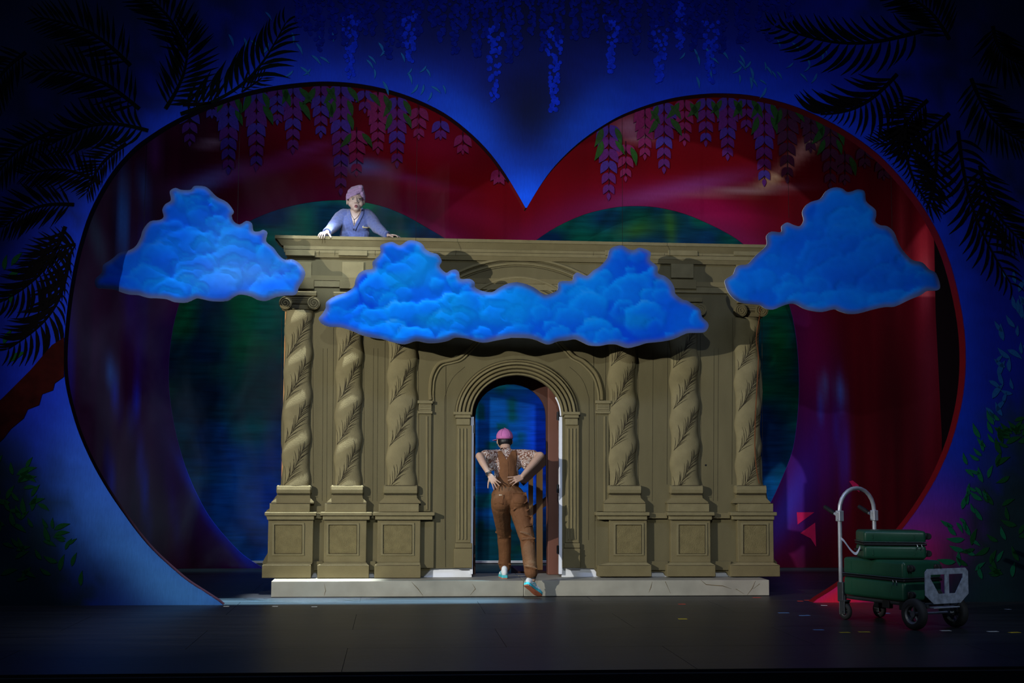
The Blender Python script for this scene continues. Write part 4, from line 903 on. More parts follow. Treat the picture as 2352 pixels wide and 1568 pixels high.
# ------------------------------------------------------------------ tape marks on the floor
tm = {'yellow': mat('yellow_tape', (.55, .42, .02), .6), 'blue': mat('blue_tape', (.10, .22, .45), .6), 'red': mat('red_tape', (.55, .04, .02), .6), 'white': mat('white_tape', (.5, .52, .5), .6)}
where = ['beside the cart wheels', 'in front of the stone step', 'near the right edge of the floor', 'at the foot of the blue portal']
for px, py, a, l, c, w in [(1940,1452,4,22,'yellow','below the cart, the left one of two'),(1985,1451,-3,24,'yellow','below the cart, the right one of two'),(2330,1452,12,26,'yellow','near the right edge of the floor'),(1568,1421,0,20,'yellow','in front of the right half of the step, nearest the audience'),
                       (1880,1446,0,22,'blue','left of the cart casters, nearest the audience'),(1848,1413,10,26,'blue','left of the cart, level with the casters'),(1800,1407,0,26,'blue','between the step and the cart'),(2036,1408,0,16,'blue','behind the right caster of the cart'),
                       (1838,1380,0,14,'red','left of the red tip of the blue portal'),(1856,1378,14,18,'red','touching the red tip of the blue portal'),(1738,1372,8,22,'red','by the right end of the marble step'),(1566,1387,0,18,'red','in front of the right half of the step'),
                       (520,1392,0,14,'white','at the left tip of the blue portal'),(632,1392,0,14,'white','below the left end of the step'),(722,1393,0,14,'white','below the second column from the left'),(1893,1390,-20,16,'white','just left of the cart handle'),(2315,1399,0,14,'white','far right under the painted bush'),(2172,1448,5,22,'white','between the two large cart wheels'),(2280,1450,6,24,'white','right of the large cart wheels')]:
    p = G(px, py); lm = l/250.; M = Matrix.Translation(p) @ Matrix.Rotation(R(a), 4, 'Z')
    m = MB(); m.box((-lm/2, -.024, .0002), (lm/2, .024, .0014), M)
    o = m.build('tape_mark', tm[c]); tag(o, '%s tape mark %s' % (c, w), 'tape mark', 'tape marks on the stage floor')
# ------------------------------------------------------------------ people
from mathutils.bvhtree import BVHTree
def caps(m, p0, r0, p1, r1, n=14):
    p0, p1 = Vector(p0), Vector(p1); t = p1-p0; Ln = max(t.length, 1e-5); t.normalize(); pts = []; rs = []
    for i in range(5):
        a = math.pi/2*i/4*.98+.02; pts.append(p0-t*r0*math.cos(a)); rs.append(r0*math.sin(a))
    for i in range(5):
        a = math.pi/2*(1-i/4)*.98+.02; pts.append(p1+t*r1*math.cos(a)); rs.append(r1*math.sin(a))
    m.tube(pts, rs, n)
def ell_(m, c, r, rot=(0, 0, 0), n=18):
    M = Matrix.Translation(Vector(c)) @ Euler(rot).to_matrix().to_4x4() @ Matrix.Diagonal((r[0], r[1], r[2], 1))
    bm = bmesh.new(); bmesh.ops.create_uvsphere(bm, u_segments=n, v_segments=n//2+2, radius=1); m.bm(bm, M)
def fuse(name, m, voxel, mt, parent, smooth=4, disp=0.0, dsize=.06):
    """melt the collected shapes into one continuous surface"""
    o = bpy.data.objects.new('tmp', frm(m.v, m.f)); C.objects.link(o)
    r = o.modifiers.new('r', 'REMESH'); r.mode = 'VOXEL'; r.voxel_size = voxel; r.use_smooth_shade = True
    s = o.modifiers.new('s', 'SMOOTH'); s.iterations = smooth; s.factor = .5
    if disp:
        tx = bpy.data.textures.new(name+'_folds', 'CLOUDS'); tx.noise_scale = dsize; tx.noise_depth = 2
        d = o.modifiers.new('d', 'DISPLACE'); d.texture = tx; d.strength = disp; d.mid_level = .5; d.texture_coords = 'LOCAL'
    dg = bpy.context.evaluated_depsgraph_get(); me = bpy.data.meshes.new_from_object(o.evaluated_get(dg)); bpy.data.objects.remove(o, do_unlink=True)
    me.materials.clear(); return link(name, me, mt, parent, True)
def bvh(*objs):
    vs = []; fs = []
    for o in objs:
        k = len(vs); vs += [v.co.copy() for v in o.data.vertices]; fs += [[i+k for i in p.vertices] for p in o.data.polygons]
    return BVHTree.FromPolygons(vs, fs)
def patch(name, poly, tree, off, sp, mt, parent, th=.004):
    """thin piece lying on a body: a pixel outline dropped onto the surface behind it"""
    poly = [Vector(p) for p in poly]; n = len(poly); xs = [p.x for p in poly]; ys = [p.y for p in poly]; vc = list(poly)
    y = min(ys)+sp
    while y < max(ys):
        x = min(xs)+sp
        while x < max(xs):
            if inpoly((x, y), poly): vc.append(Vector((x, y)))
            x += sp
        y += sp
    res = delaunay_2d_cdt(vc, [], [list(range(n))], 1, 1e-5); vs = []; last = None; ok = []
    for v in res[0]:
        d = ray(v.x, v.y).normalized(); h = tree.ray_cast(CAM, d)
        if h[0] is None: ok.append(False); vs.append(None)
        else: ok.append(True); vs.append((h[0]-CAM).length)
    good = [q for q in vs if q is not None]
    if not good: return None
    md = sorted(good)[len(good)//2]
    co = [CAM+ray(v.x, v.y).normalized()*((q if q is not None else md)-off) for v, q in zip(res[0], vs)]
    me = frm(co, res[2]); 
    if len(me.polygons) and me.polygons[0].normal.dot(CAM-me.polygons[0].center) < 0: me.flip_normals()
    o = link(name, me, mt, parent, True); s = o.modifiers.new('t', 'SOLIDIFY'); s.thickness = th; s.offset = -1
    return o
def hand(m, w, d, n, side, k=1.0, curl=(15, 25, 20), fan=7, thumb=(.55, .75, .25)):
    d = Vector(d).normalized(); n = Vector(n); n = (n-d*n.dot(d)).normalized(); l = d.cross(n)*side
    w = Vector(w)
    for i in range(4):
        caps(m, w+l*(.018-.012*i)*k, .0155*k, w+d*.082*k+l*(.030-.0205*i)*k, .0115*k, 10)
    for i, Lf in enumerate((.072, .081, .075, .058)):
        p = w+d*.084*k+l*(.031-.0208*i)*k; a = R(fan*(1.5-i)); dd = (d*math.cos(a)+l*math.sin(a)).normalized(); r = .0086*k
        for sgm, fr in enumerate((.46, .30, .24)):
            c = R(curl[sgm]); dd = (dd*math.cos(c)+n*math.sin(c)).normalized(); nn = (n-dd*n.dot(dd)).normalized(); n_ = nn
            q = p+dd*Lf*fr*k; caps(m, p, r, q, r*.9, 8); p = q; r *= .9
    p = w+d*.022*k+l*.026*k; dd = (d*thumb[0]+l*thumb[1]+n*thumb[2]).normalized()
    for fr, r0, r1 in ((.042, .0135, .011), (.032, .0105, .0095), (.026, .0095, .008)):
        q = p+dd*fr*k; caps(m, p, r0*k, q, r1*k, 8); p = q; dd = (dd+d*.18+n*.06).normalized()
M_skin = mat('skin_fair', (.48, .36, .31), .5, var=.05, vscale=20, spec=.35); M_skin2 = mat('skin_tan', (.44, .28, .20), .5, var=.08, vscale=20, spec=.35)
M_hair = mat('black_hair', (.008, .007, .008), .45, var=.3, vscale=60, stretch=(1, 1, .2))
def polyc(cx, cy, rx, ry, n=14, rot=0): return [(cx+rx*math.cos(2*math.pi*i/n)*math.cos(R(rot))-ry*math.sin(2*math.pi*i/n)*math.sin(R(rot)), cy+rx*math.cos(2*math.pi*i/n)*math.sin(R(rot))+ry*math.sin(2*math.pi*i/n)*math.cos(R(rot))) for i in range(n)]

# ---- woman leaning on the balcony
YWm = .30
wmn = empty('person', (P(818, 540, .36).x, .40, PZ)); tag(wmn, 'person in a blue towelling robe and lilac towel turban, leaning on the balcony wall', 'person')
W_ = lambda x, y, Y=YWm: P(x, y, Y)
sk = MB()
ell_(sk, W_(817, 452, .30), (.086, .100, .10)); ell_(sk, W_(817, 464, .268), (.084, .086, .090)); ell_(sk, W_(817.5, 474, .256), (.062, .074, .052))
ell_(sk, W_(807.5, 467.5, .243), (.040, .042, .040)); ell_(sk, W_(827.5, 467.5, .243), (.040, .042, .040)); ell_(sk, W_(818, 480, .225), (.034, .034, .024))
caps(sk, W_(818, 454.5, .192), .010, W_(818.4, 463.5, .177), .0115); ell_(sk, W_(815.4, 464.8, .186), (.010, .012, .008)); ell_(sk, W_(821.4, 464.8, .186), (.010, .012, .008))
caps(sk, W_(807, 453, .203), .010, W_(829, 453, .203), .010); ell_(sk, W_(817.8, 473.5, .198), (.028, .016, .022))
for x in (797.5, 836.5): ell_(sk, W_(x, 464, .29), (.012, .022, .034))
caps(sk, W_(817, 478, .30), .056, W_(815, 497, .33), .062); ell_(sk, W_(815, 512, .33), (.11, .10, .12)); caps(sk, W_(790, 497, .36), .05, W_(840, 497, .36), .05)
caps(sk, W_(815, 520, .36), .10, (W_(815, 540, .42).x, .44, PZ+.95), .11)
lw, rw = W_(751, 533.5, .0), W_(890, 540, .02)
caps(sk, W_(775, 498, .35), .045, W_(757, 524, .16), .036); caps(sk, W_(757, 524, .16), .034, lw, .024)
caps(sk, W_(855, 498, .35), .045, W_(874, 526, .18), .036); caps(sk, W_(874, 526, .18), .034, rw, .024)
hand(sk, W_(750, 534, -.02), (-.36, -.72, -.22), (.05, .35, -.9), 1, 1.0, (22, 42, 30), 8, (.5, .8, .4))
hand(sk, W_(893, 541, .0), (.86, -.5, -.06), (.1, -.1, -1), -1, 1.0, (8, 24, 18), 9, (.75, .55, .3))
for s in (-1, 1):
    bx = W_(816, 540, .42).x+s*.1; caps(sk, (bx, .44, PZ+.9), .085, (bx, .44, PZ+.08), .05); caps(sk, (bx, .46, PZ+.04), .04, (bx, .30, PZ+.035), .035)
wb_ = fuse('body', sk, .0042, M_skin, wmn, 3)
# robe
M_robe = mat('blue_towelling', (.085, .118, .32), .95, var=.25, vscale=45, bump=.9, bscale=220, spec=.1, sheen=.4)
rb_ = MB()
caps(rb_, W_(790, 496, .35), .085, W_(842, 496, .35), .085); ell_(rb_, W_(815, 515, .34), (.175, .135, .16)); ell_(rb_, W_(815, 535, .38), (.175, .14, .16))
caps(rb_, W_(782, 500, .34), .082, W_(764, 522, .19), .068); caps(rb_, W_(764, 522, .19), .066, W_(752, 532, .06), .047)
caps(rb_, W_(848, 500, .34), .082, W_(868, 524, .21), .068); caps(rb_, W_(868, 524, .21), .066, W_(886, 538.5, .05), .043)
cx_ = W_(815, 540, .42).x; caps(rb_, (cx_, .44, PZ+1.0), .18, (cx_, .44, PZ+.25), .21)
robe = fuse('robe', rb_, .008, M_robe, wmn, 4, .016, .07)
t_r = bvh(robe)
M_neck = M_skin
patch('bare_neckline', [(804,481),(830,479),(828,490),(822,503),(813,520),(809,506),(805,492)], t_r, .006, 2, M_skin, wmn, .004)
lapel_l = [(797,480),(804,482),(809,505),(813,521),(812,530),(806,516),(799,498)]; lapel_r = [(831,479),(836,482),(834,494),(826,510),(816,530),(812,522),(822,503),(828,490),(829,481)]
patch('lapel', lapel_l, t_r, .016, 2.2, M_robe, robe, .012); patch('lapel', lapel_r, t_r, .018, 2.2, M_robe, robe, .014)
for (x, y, r) in ((888.5, 540, .046), (751.5, 533, .05)):
    c = W_(x, y, .04); d = Vector((.8, -.45, -.2) if x > 800 else (-.3, -.8, -.3)).normalized(); MB().lathe([(r*.72, -.02), (r, -.018), (r*1.08, 0), (r, .018), (r*.72, .02)], c, d, 18).build('cuff', M_robe, robe, True)
M_gold = mat('gold_thread', (.75, .62, .28), .5)
scr = [(832.5,521.5),(834.5,518.6),(833.6,522.6),(835.6,522.8),(836.8,520.8),(837,522.8),(838.6,521.2),(839.2,523.2),(840.6,521.4),(841.2,523.6),(842.6,521.8),(843.6,523.8),(845,521.6),(845.6,524),(847,522),(848.4,521),(848.2,524.6)]
pts = []
for x, y in crom(scr, 4):
    h = t_r.ray_cast(CAM, ray(x, y).normalized())
    if h[0] is not None: pts.append(h[0]-ray(x, y).normalized()*.006)
MB().tube(pts, .0022, 5).build('embroidery', M_gold, robe)
# turban
M_tur = mat('lilac_towel', (.42, .29, .56), .95, var=.15, vscale=50, bump=.8, bscale=240, spec=.1, sheen=.3)
tb = MB(); ell_(tb, W_(816.5, 447, .315), (.102, .112, .092)); caps(tb, W_(798, 455, .255), .017, W_(818, 444, .197), .018); caps(tb, W_(818, 444, .197), .018, W_(831, 437, .215), .02)
caps(tb, W_(836.5, 456, .26), .015, W_(832, 444, .215), .02); caps(tb, W_(800, 448, .25), .026, W_(828, 436, .205), .026); caps(tb, W_(804, 440, .26), .03, W_(828, 432, .225), .028); caps(tb, W_(810, 434, .29), .03, W_(826, 429.5, .25), .026)
ell_(tb, W_(829, 430, .225), (.033, .040, .028)); caps(tb, W_(831, 432, .22), .02, W_(834.5, 446, .23), .02); caps(tb, W_(796.5, 459, .29), .012, W_(798, 452, .26), .02); caps(tb, W_(838, 460, .29), .010, W_(836, 450, .25), .018)
tur = fuse('turban', tb, .006, M_tur, wmn, 2, .006, .05)
# face
t_f = bvh(wb_)
M_eye = mat('dark_eye', (.012, .01, .01), .3); M_brow = mat('brow', (.03, .02, .018), .8); M_lip = mat('lip', (.30, .10, .12), .45); M_mouth = mat('mouth_inside', (.06, .012, .015), .6); M_ew = mat('eye_white', (.7, .68, .66), .4); M_tooth = mat('tooth', (.75, .73, .68), .3)
for s, ex in ((-1, 810.3), (1, 826)):
    patch('eye', [(ex-3.6, 457.6+.3*s), (ex-1.4, 456.2), (ex+1.4, 456.2), (ex+3.6, 457.6-.3*s), (ex+1.6, 458.4), (ex-1.6, 458.4)], t_f, .002, .8, M_ew, wmn, .002)
    patch('iris', polyc(ex, 457.3, 1.25, 1.05), t_f, .0032, .6, M_eye, wmn, .002)
    patch('eyelash', [(ex-4, 457.4), (ex-1.4, 455.6), (ex+1.4, 455.6), (ex+4, 457.4), (ex+1.4, 456.6), (ex-1.4, 456.6)], t_f, .0036, .8, M_eye, wmn, .002)
    b = [(ex-4.4, 452.6), (ex-1, 451.9), (ex+3.6, 453.3), (ex+3.5, 454.0), (ex-1, 452.8), (ex-4.3, 453.3)]
    if s > 0: b = [(2*ex-x, y) for x, y in b]
    patch('eyebrow', b, t_f, .003, 1, M_brow, wmn, .003)
patch('lip', polyc(817.8, 473.4, 3.9, 3.8, 16), t_f, .003, 1, M_lip, wmn, .005); patch('mouth', polyc(817.8, 473.4, 2.9, 2.6, 14), t_f, .0045, 1, M_mouth, wmn, .003)
patch('tongue', polyc(817.9, 474.7, 1.9, 1.0, 10), t_f, .0056, .8, mat('tongue', (.45, .16, .17), .4), wmn, .002)
for x in (816, 820): patch('nostril', polyc(x, 466.6, .8, .5, 8), t_f, .0014, .5, M_mouth, wmn, .0015)
cord = []
for x, y in crom([(804.5,486),(808,495),(812,502),(813.2,504),(819,500),(825,492),(829,483)], 4):
    h = t_r.ray_cast(CAM, ray(x, y).normalized()); 
    if h[0] is not None: cord.append(h[0]-ray(x, y).normalized()*.012)
nk = MB().tube(cord, .0022, 5).build('neck_cord', M_blk, wmn)
p0, p1 = [(t_r.ray_cast(CAM, ray(x, y).normalized())[0] or W_(x, y, .2))-ray(x, y).normalized()*.016 for x, y in ((813.2, 503), (813.4, 512))]
MB().tube([p0, p1, p1+Vector((0, 0, -.012))], [.003, .004, .007], 7).build('pendant', M_blk, nk)
hm = MB(); ell_(hm, W_(816, 462, .36), (.088, .06, .10)); fuse('hair', hm, .01, M_hair, wmn, 2)

# ---- man stepping up into the doorway, hands on his back
man = empty('person', G(1160, 1328, STEP)); tag(man, 'person in brown overalls and pink cap, hands on back, stepping into the arch', 'person')
yl = G(1160, 1322, STEP).y                                     # depth of the foot on the step
YA, YK, YH, YS_, YHd = -.68, -.50, -.36, -.14, -.02
Q = P
M_ov = mat('brown_twill', (.145, .062, .025), .8, var=.14, vscale=9, bump=.35, bscale=90, spec=.2); 
ov = MB()
ell_(ov, Q(1167, 1140, YH), (.185, .145, .14)); ell_(ov, Q(1151, 1152, YH-.02), (.115, .135, .12)); ell_(ov, Q(1188, 1150, YH-.03), (.118, .135, .12)); ell_(ov, Q(1163, 1112, YH+.05), (.14, .125, .13))
kl, kr = Q(1158, 1226, yl-.12), Q(1211, 1238, YK)
caps(ov, Q(1150, 1160, YH), .108, kl, .080); caps(ov, kl, .080, Q(1160, 1298, yl+.01), .066); caps(ov, Q(1158, 1290, yl), .068, Q(1160, 1301, yl+.01), .068)
caps(ov, Q(1190, 1158, YH), .115, kr, .084); caps(ov, kr, .082, Q(1219, 1312, YA+.02), .070); caps(ov, Q(1218, 1300, YA+.03), .072, Q(1220, 1314, YA+.02), .072)
# folds at the knees, seat and hems
for a, b, Y, r in (((1142,1212),(1174,1218),yl-.19,.014),((1140,1222),(1172,1232),yl-.19,.016),((1146,1234),(1172,1228),yl-.18,.014),((1196,1222),(1222,1232),YK-.08,.014),((1199,1238),(1228,1236),YK-.08,.016),((1204,1250),(1226,1242),YK-.07,.012),((1184,1184),(1214,1170),YH-.12,.012),((1182,1194),(1212,1186),YH-.11,.012),((1146,1294),(1174,1296),yl-.05,.012),((1206,1300),(1234,1306),YA-.04,.013),((1176,1172),(1196,1160),YH-.13,.01)):
    caps(ov, Q(*a, Y), r, Q(*b, Y), r*.8, 8)
overalls = fuse('overalls', ov, .0075, M_ov, man, 4, .010, .09)
# patterned shirt
M_shirt = bpy.data.materials.new('patterned_shirt'); M_shirt.use_nodes = True; nt = M_shirt.node_tree; bs_ = nt.nodes['Principled BSDF']; bs_.inputs['Roughness'].default_value = .85
tc = nt.nodes.new('ShaderNodeTexCoord'); nz = nt.nodes.new('ShaderNodeTexNoise'); nz.inputs['Scale'].default_value = 24; nz.inputs['Detail'].default_value = 2; nz.inputs['Distortion'].default_value = 2.4
cr = nt.nodes.new('ShaderNodeValToRGB'); e = cr.color_ramp; e.interpolation = 'CONSTANT'; e.elements[0].color = (.11, .045, .028, 1); e.elements[1].position = .43; e.elements[1].color = (.20, .085, .05, 1)
e.elements.new(.52).color = (.60, .55, .50, 1); e.elements.new(.60).color = (.13, .05, .03, 1); e.elements.new(.67).color = (.62, .58, .54, 1)
nt.links.new(tc.outputs['Object'], nz.inputs['Vector']); nt.links.new(nz.outputs['Fac'], cr.inputs['Fac']); nt.links.new(cr.outputs['Color'], bs_.inputs['Base Color'])
sh = MB()
ell_(sh, Q(1163, 1105, YH+.08), (.145, .115, .12)); caps(sh, Q(1163, 1100, YH+.09), .135, Q(1163, 1062, YS_), .135); ell_(sh, Q(1164, 1062, YS_), (.185, .12, .12)); caps(sh, Q(1138, 1047, YS_), .075, Q(1198, 1046, YS_), .075); caps(sh, Q(1163, 1046, YS_+.02), .07, Q(1162, 1034, YHd), .055)
el, er = Q(1101, 1047, YS_-.17), Q(1241, 1046, YS_-.17)
caps(sh, Q(1138, 1048, YS_), .078, el.lerp(Q(1138, 1048, YS_), .38), .070); caps(sh, Q(1200, 1047, YS_), .078, er.lerp(Q(1200, 1047, YS_), .42), .068)
caps(sh, el.lerp(Q(1138, 1048, YS_), .45), .062, Q(1128, 1072, YS_-.05), .05); caps(sh, er.lerp(Q(1200, 1047, YS_), .5), .058, Q(1207, 1068, YS_-.05), .05)
shirt = fuse('shirt', sh, .0075, M_shirt, man, 3, .010, .07)
# body: head, neck, arms and hands
bd = MB()
ell_(bd, Q(1159, 1007, YHd+.02), (.078, .098, .105)); ell_(bd, Q(1155, 1016, YHd+.06), (.062, .075, .07)); caps(bd, Q(1160, 1018, YHd-.01), .056, Q(1162, 1042, YS_+.03), .062); ell_(bd, Q(1143, 1014, YHd+.03), (.012, .02, .03)); ell_(bd, Q(1175.5, 1014, YHd+.02), (.012, .02, .03))
ell_(bd, Q(1151, 1012, YHd+.13), (.014, .02, .02))
ell_(bd, Q(1163, 1070, YS_-.02), (.13, .09, .15)); caps(bd, Q(1140, 1050, YS_), .05, Q(1196, 1049, YS_), .05); caps(bd, Q(1163, 1090, YS_-.05), .10, Q(1168, 1140, YH), .11)
for a, b, c in ((Q(1150, 1155, YH), kl, Q(1160, 1312, yl+.01)), (Q(1188, 1155, YH), kr, Q(1223, 1330, YA+.02))): caps(bd, a, .085, b, .055); caps(bd, b, .053, c, .036)
wl, wr = Q(1124, 1090, YH-.10), Q(1200, 1093, YH-.13)
caps(bd, Q(1136, 1050, YS_), .05, el, .042); caps(bd, el, .042, el.lerp(wl, .35), .041); caps(bd, el.lerp(wl, .3), .041, wl, .026)
caps(bd, Q(1200, 1049, YS_), .05, er, .043); caps(bd, er, .043, er.lerp(wr, .35), .042); caps(bd, er.lerp(wr, .3), .042, wr, .027)
hand(bd, Q(1126, 1093, YH-.11), Q(1143, 1117, YH-.175)-Q(1126, 1093, YH-.11), (.25, 1, .0), -1, .98, (2, 8, 6), 13, (.55, .75, .1))
hand(bd, Q(1198, 1096, YH-.135), Q(1172, 1105, YH-.19)-Q(1198, 1096, YH-.135), (.1, 1, -.1), -1, .98, (4, 8, 6), 12, (.35, -.2, .5))
body = fuse('body', bd, .0042, M_skin2, man, 3)
# bib and straps at the back
t_s = bvh(shirt, overalls)
bib = [(1143,1036),(1152,1034),(1158,1044),(1163,1055),(1170,1044),(1176,1034),(1187,1035),(1188,1052),(1186,1075),(1189,1098),(1192,1112),(1170,1116),(1143,1112),(1145,1098),(1148,1075),(1145,1052)]
patch('bib_back', bib, t_s, .010, 3, M_ov, overalls, .006)
MB().tube([(t_s.ray_cast(CAM, ray(x, y).normalized())[0])-ray(x, y).normalized()*.012 for x, y in ((1166, 1058), (1167, 1080), (1167, 1100), (1167, 1125))], .0025, 5).build('centre_seam', M_ov, overalls)
patch('back_pocket', [(1176,1133),(1208,1130),(1212,1150),(1204,1158),(1180,1156)], bvh(overalls), .005, 3, M_ov, overalls, .004)
patch('back_pocket', [(1134,1134),(1158,1136),(1156,1158),(1136,1158)], bvh(overalls), .005, 3, M_ov, overalls, .004)
patch('leg_pocket', [(1198,1186),(1222,1182),(1224,1205),(1204,1212)], bvh(overalls), .006, 3, M_ov, overalls, .005)
patch('label_patch', [(1146,1135.5),(1153,1135.5),(1153,1137.4),(1146,1137.4)], bvh(overalls), .008, 1, mat('cream_patch', (.5, .42, .3), .8), overalls, .002)
patch('collar', [(1146,1032),(1155,1027),(1168,1027),(1177,1032),(1172,1038),(1162,1040),(1151,1038)], bvh(shirt, body), .008, 2, M_shirt, shirt, .008)
# hair, cap
hb = MB(); ell_(hb, Q(1160, 1013, YHd+.0), (.084, .092, .075)); hair = fuse('hair', hb, .008, M_hair, man, 1)
M_cap = mat('pink_cap', (.46, .13, .33), .85, var=.1, vscale=30, bump=.2, bscale=120)
kb = MB(); cc = Q(1159, 1006, YHd+.015); n_ = 24; vs = []; fs = []
for i in range(11):
    a = R(-12+100*i/10)
    for j in range(n_):
        b = 2*math.pi*j/n_; vs.append((cc.x+.095*math.cos(b)*math.cos(a), cc.y+.112*math.sin(b)*math.cos(a), cc.z+.012+.098*math.sin(a)-.03*math.sin(b)*0))
fs = [(i*n_+j, i*n_+(j+1) % n_, (i+1)*n_+(j+1) % n_, (i+1)*n_+j) for i in range(10) for j in range(n_)]+[tuple(10*n_+j for j in range(n_))]
kb.add(vs, fs); cap = kb.build('cap', M_cap, man, True); sdc = cap.modifiers.new('t', 'SOLIDIFY'); sdc.thickness = .003
# peak of the cap points away to the left
pk = []; q0 = cc+Vector((-.02, .10, -.012)); 
pv = [(cc.x-.085+.02*i, cc.y+.06+.0*i, cc.z-.01) for i in range(9)]
pe_ = [(cc.x-.13+.026*i, cc.y+.09+.10*math.sin(math.pi*i/8)+.02, cc.z-.02-.008*math.sin(math.pi*i/8)) for i in range(9)]
kk = MB().add(pv+pe_, [(i, i+1, i+10, i+9) for i in range(8)]).build('cap_peak', M_cap, cap); sdp = kk.modifiers.new('t', 'SOLIDIFY'); sdp.thickness = .004
t_c = bvh(cap)
patch('strap_opening', [(1155,1016.5),(1157,1012.5),(1162,1010),(1168,1010),(1173,1012),(1176,1016),(1170,1015),(1162,1014.8)], t_c, .004, 1.2, M_hair, cap, .003)
MB().disc(cc+Vector((0, 0, .112)), (0, 0, 1), .009, .008, 10).build('cap_button', M_cap, cap)
for sg in (-1, 1):
    pts = [(cc.x+sg*.05*math.cos(a)*1.0, cc.y-.10*math.cos(a), cc.z+.012+.0995*math.sin(a)) for a in [R(5+80*i/8) for i in range(9)]]
    MB().tube(pts, .0018, 5).build('cap_seam', M_cap, cap)
# watch on the left wrist
wd_ = (el-wl).normalized(); MB().lathe([(.027, -.011), (.034, -.011), (.034, .011), (.027, .011), (.027, -.011)], wl+wd_*.012, wd_, 18).build('watch_strap', mat('watch_strap', (.10, .06, .04), .5), man, True)
MB().disc(wl+wd_*.012+Vector((-.022, -.026, .0)), (-.65, -.75, 0), .019, .010, 16).build('watch_case', M_chr, man)
# sneakers
M_up = mat('white_knit', (.68, .72, .72), .7, var=.06, vscale=60, bump=.3, bscale=200); M_mid = mat('turquoise_foam', (.06, .46, .50), .6); M_out = mat('orange_rubber', (.50, .15, .07), .7)
def shoe(heel, t, up):
    t = Vector(t).normalized(); up = Vector(up); up = (up-t*up.dot(t)).normalized(); lt = up.cross(t)
    M = Matrix(((t.x, lt.x, up.x, heel[0]), (t.y, lt.y, up.y, heel[1]), (t.z, lt.z, up.z, heel[2]), (0, 0, 0, 1)))
    prof = [(0, .0), (.0, .024), (.015, .035), (.06, .037), (.12, .036), (.18, .044), (.225, .045), (.26, .036), (.283, .018), (.29, 0)]
    left = [(x, -y) for x, y in prof[1:-1]][::-1]; oc = prof+left
    def slab(z0, z1, k, nm, mt, par, toe=.0):
        n = len(oc); vs = [M @ Vector((.14+(x-.14)*k, y*k, z0+toe*max(0, (x-.2)/.09)**2)) for x, y in oc]+[M @ Vector((.14+(x-.14)*k*.985, y*k*.95, z1+toe*max(0, (x-.2)/.09)**2)) for x, y in oc]
        return MB().add(vs, [tuple(range(n)), tuple(range(2*n-1, n-1, -1))]+[(i, (i+1) % n, (i+1) % n+n, i+n) for i in range(n)]).build(nm, mt, par)
    root = empty('sneaker', heel)
    root.parent = man; root.matrix_parent_inverse = wm(man).inverted()
    u = MB()
    for c, r in (((.045, 0, .065), (.045, .034, .048)), ((.10, 0, .062), (.075, .036, .042)), ((.19, 0, .045), (.085, .042, .030)), ((.235, 0, .040), (.048, .038, .024))):
        e_ = MB(); ell_(e_, (0, 0, 0), r); u.add([M @ (Vector(v)+Vector(c)) for v in e_.v], e_.f)
    caps(u, M @ Vector((.05, 0, .08)), .036, M @ Vector((.052, 0, .105)), .035)
    up_ = fuse('upper', u, .006, M_up, root, 2)
    slab(.010, .038, 1.0, 'midsole', M_mid, root, .012); ot = slab(.0, .0102, .97, 'outsole', M_out, root, .012)
    for xx, ww in ((.03, .03), (.085, .026), (.15, .034), (.20, .04), (.245, .03)):
        b = MB(); b.bbox((xx-.016, -ww, -.004), (xx+.016, ww, .004), .003, M @ Matrix.Translation((0, 0, .012*max(0, (xx-.2)/.09)**2))); b.build('tread_lug', M_out, ot) if False else None
    for sg in (-1, 1):
        pts = [M @ Vector(p) for p in ((.06, sg*.036, .045), (.10, sg*.0375, .075), (.125, sg*.034, .052))]; MB().tube(pts, .004, 5).build('side_stripe', M_mid, root)
    for xx in (.12, .14, .16, .18):
        z = .104-.22*(xx-.1); MB().tube([M @ Vector((xx, -.02, z-.012)), M @ Vector((xx, 0, z)), M @ Vector((xx, .02, z-.012))], .003, 5).build('lace', M_up, root)
    return root
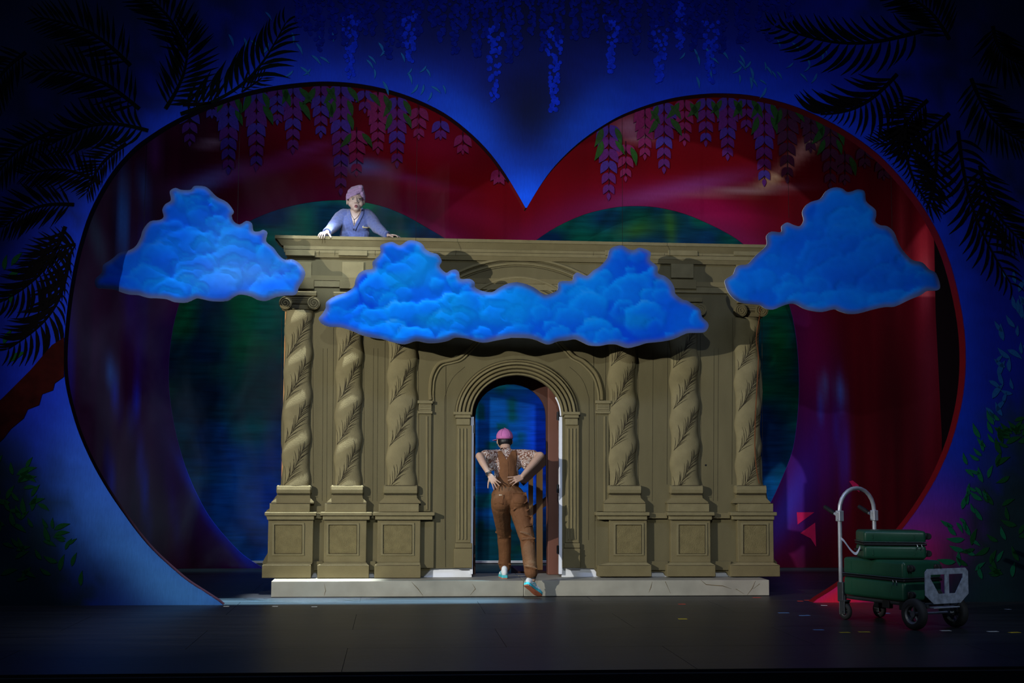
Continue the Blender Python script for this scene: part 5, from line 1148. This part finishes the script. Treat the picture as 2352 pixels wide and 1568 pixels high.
hl_ = G(1160, 1329, STEP); shoe((hl_.x, hl_.y, STEP+.001), (-.05, 1, 0), (0, 0, 1))
hp = Q(1207, 1344, -.74); tdir = Vector((.64, .58, -.50)); shoe((hp.x, hp.y, max(hp.z, .5*.287+.004)), tdir, (-.05, .2, .97))
for c, r in ((Q(1160, 1306, yl+.01), .042), (Q(1222, 1322, YA+.02), .044)):
    MB().lathe([(r*.9, -.03), (r, -.02), (r, .03)], c, (0, 0, 1), 16).build('sock', mat('dark_sock', (.03, .03, .035), .9), man, True)
# ------------------------------------------------------------------ stage haze drifting behind the balcony
hz = MB().box((-5.4, 1.2, .05), (-.7, YR-.15, 5.2)).build('stage_haze')
tag(hz, 'thin grey-blue stage smoke drifting behind the balcony at the left', 'smoke', kind='stuff')
M_hz = bpy.data.materials.new('thin_smoke'); M_hz.use_nodes = True; nt = M_hz.node_tree; nt.nodes.remove(nt.nodes['Principled BSDF'])
vs_ = nt.nodes.new('ShaderNodeVolumePrincipled'); vs_.inputs['Color'].default_value = (.75, .85, .92, 1); vs_.inputs['Anisotropy'].default_value = .2
tc = nt.nodes.new('ShaderNodeTexCoord'); mp = nt.nodes.new('ShaderNodeMapping'); mp.inputs['Rotation'].default_value = (0, R(28), 0); mp.inputs['Scale'].default_value = (1.1, .6, .5)
n1 = nt.nodes.new('ShaderNodeTexNoise'); n1.inputs['Scale'].default_value = 1.25; n1.inputs['Detail'].default_value = 4; n1.inputs['Distortion'].default_value = .8
mr = nt.nodes.new('ShaderNodeMapRange'); mr.inputs['From Min'].default_value = .50; mr.inputs['From Max'].default_value = .74; mr.inputs['To Max'].default_value = .26
nt.links.new(tc.outputs['Object'], mp.inputs['Vector']); nt.links.new(mp.outputs['Vector'], n1.inputs['Vector']); nt.links.new(n1.outputs['Fac'], mr.inputs['Value']); nt.links.new(mr.outputs['Result'], vs_.inputs['Density'])
nt.links.new(vs_.outputs['Volume'], nt.nodes['Material Output'].inputs['Volume']); hz.data.materials.append(M_hz)
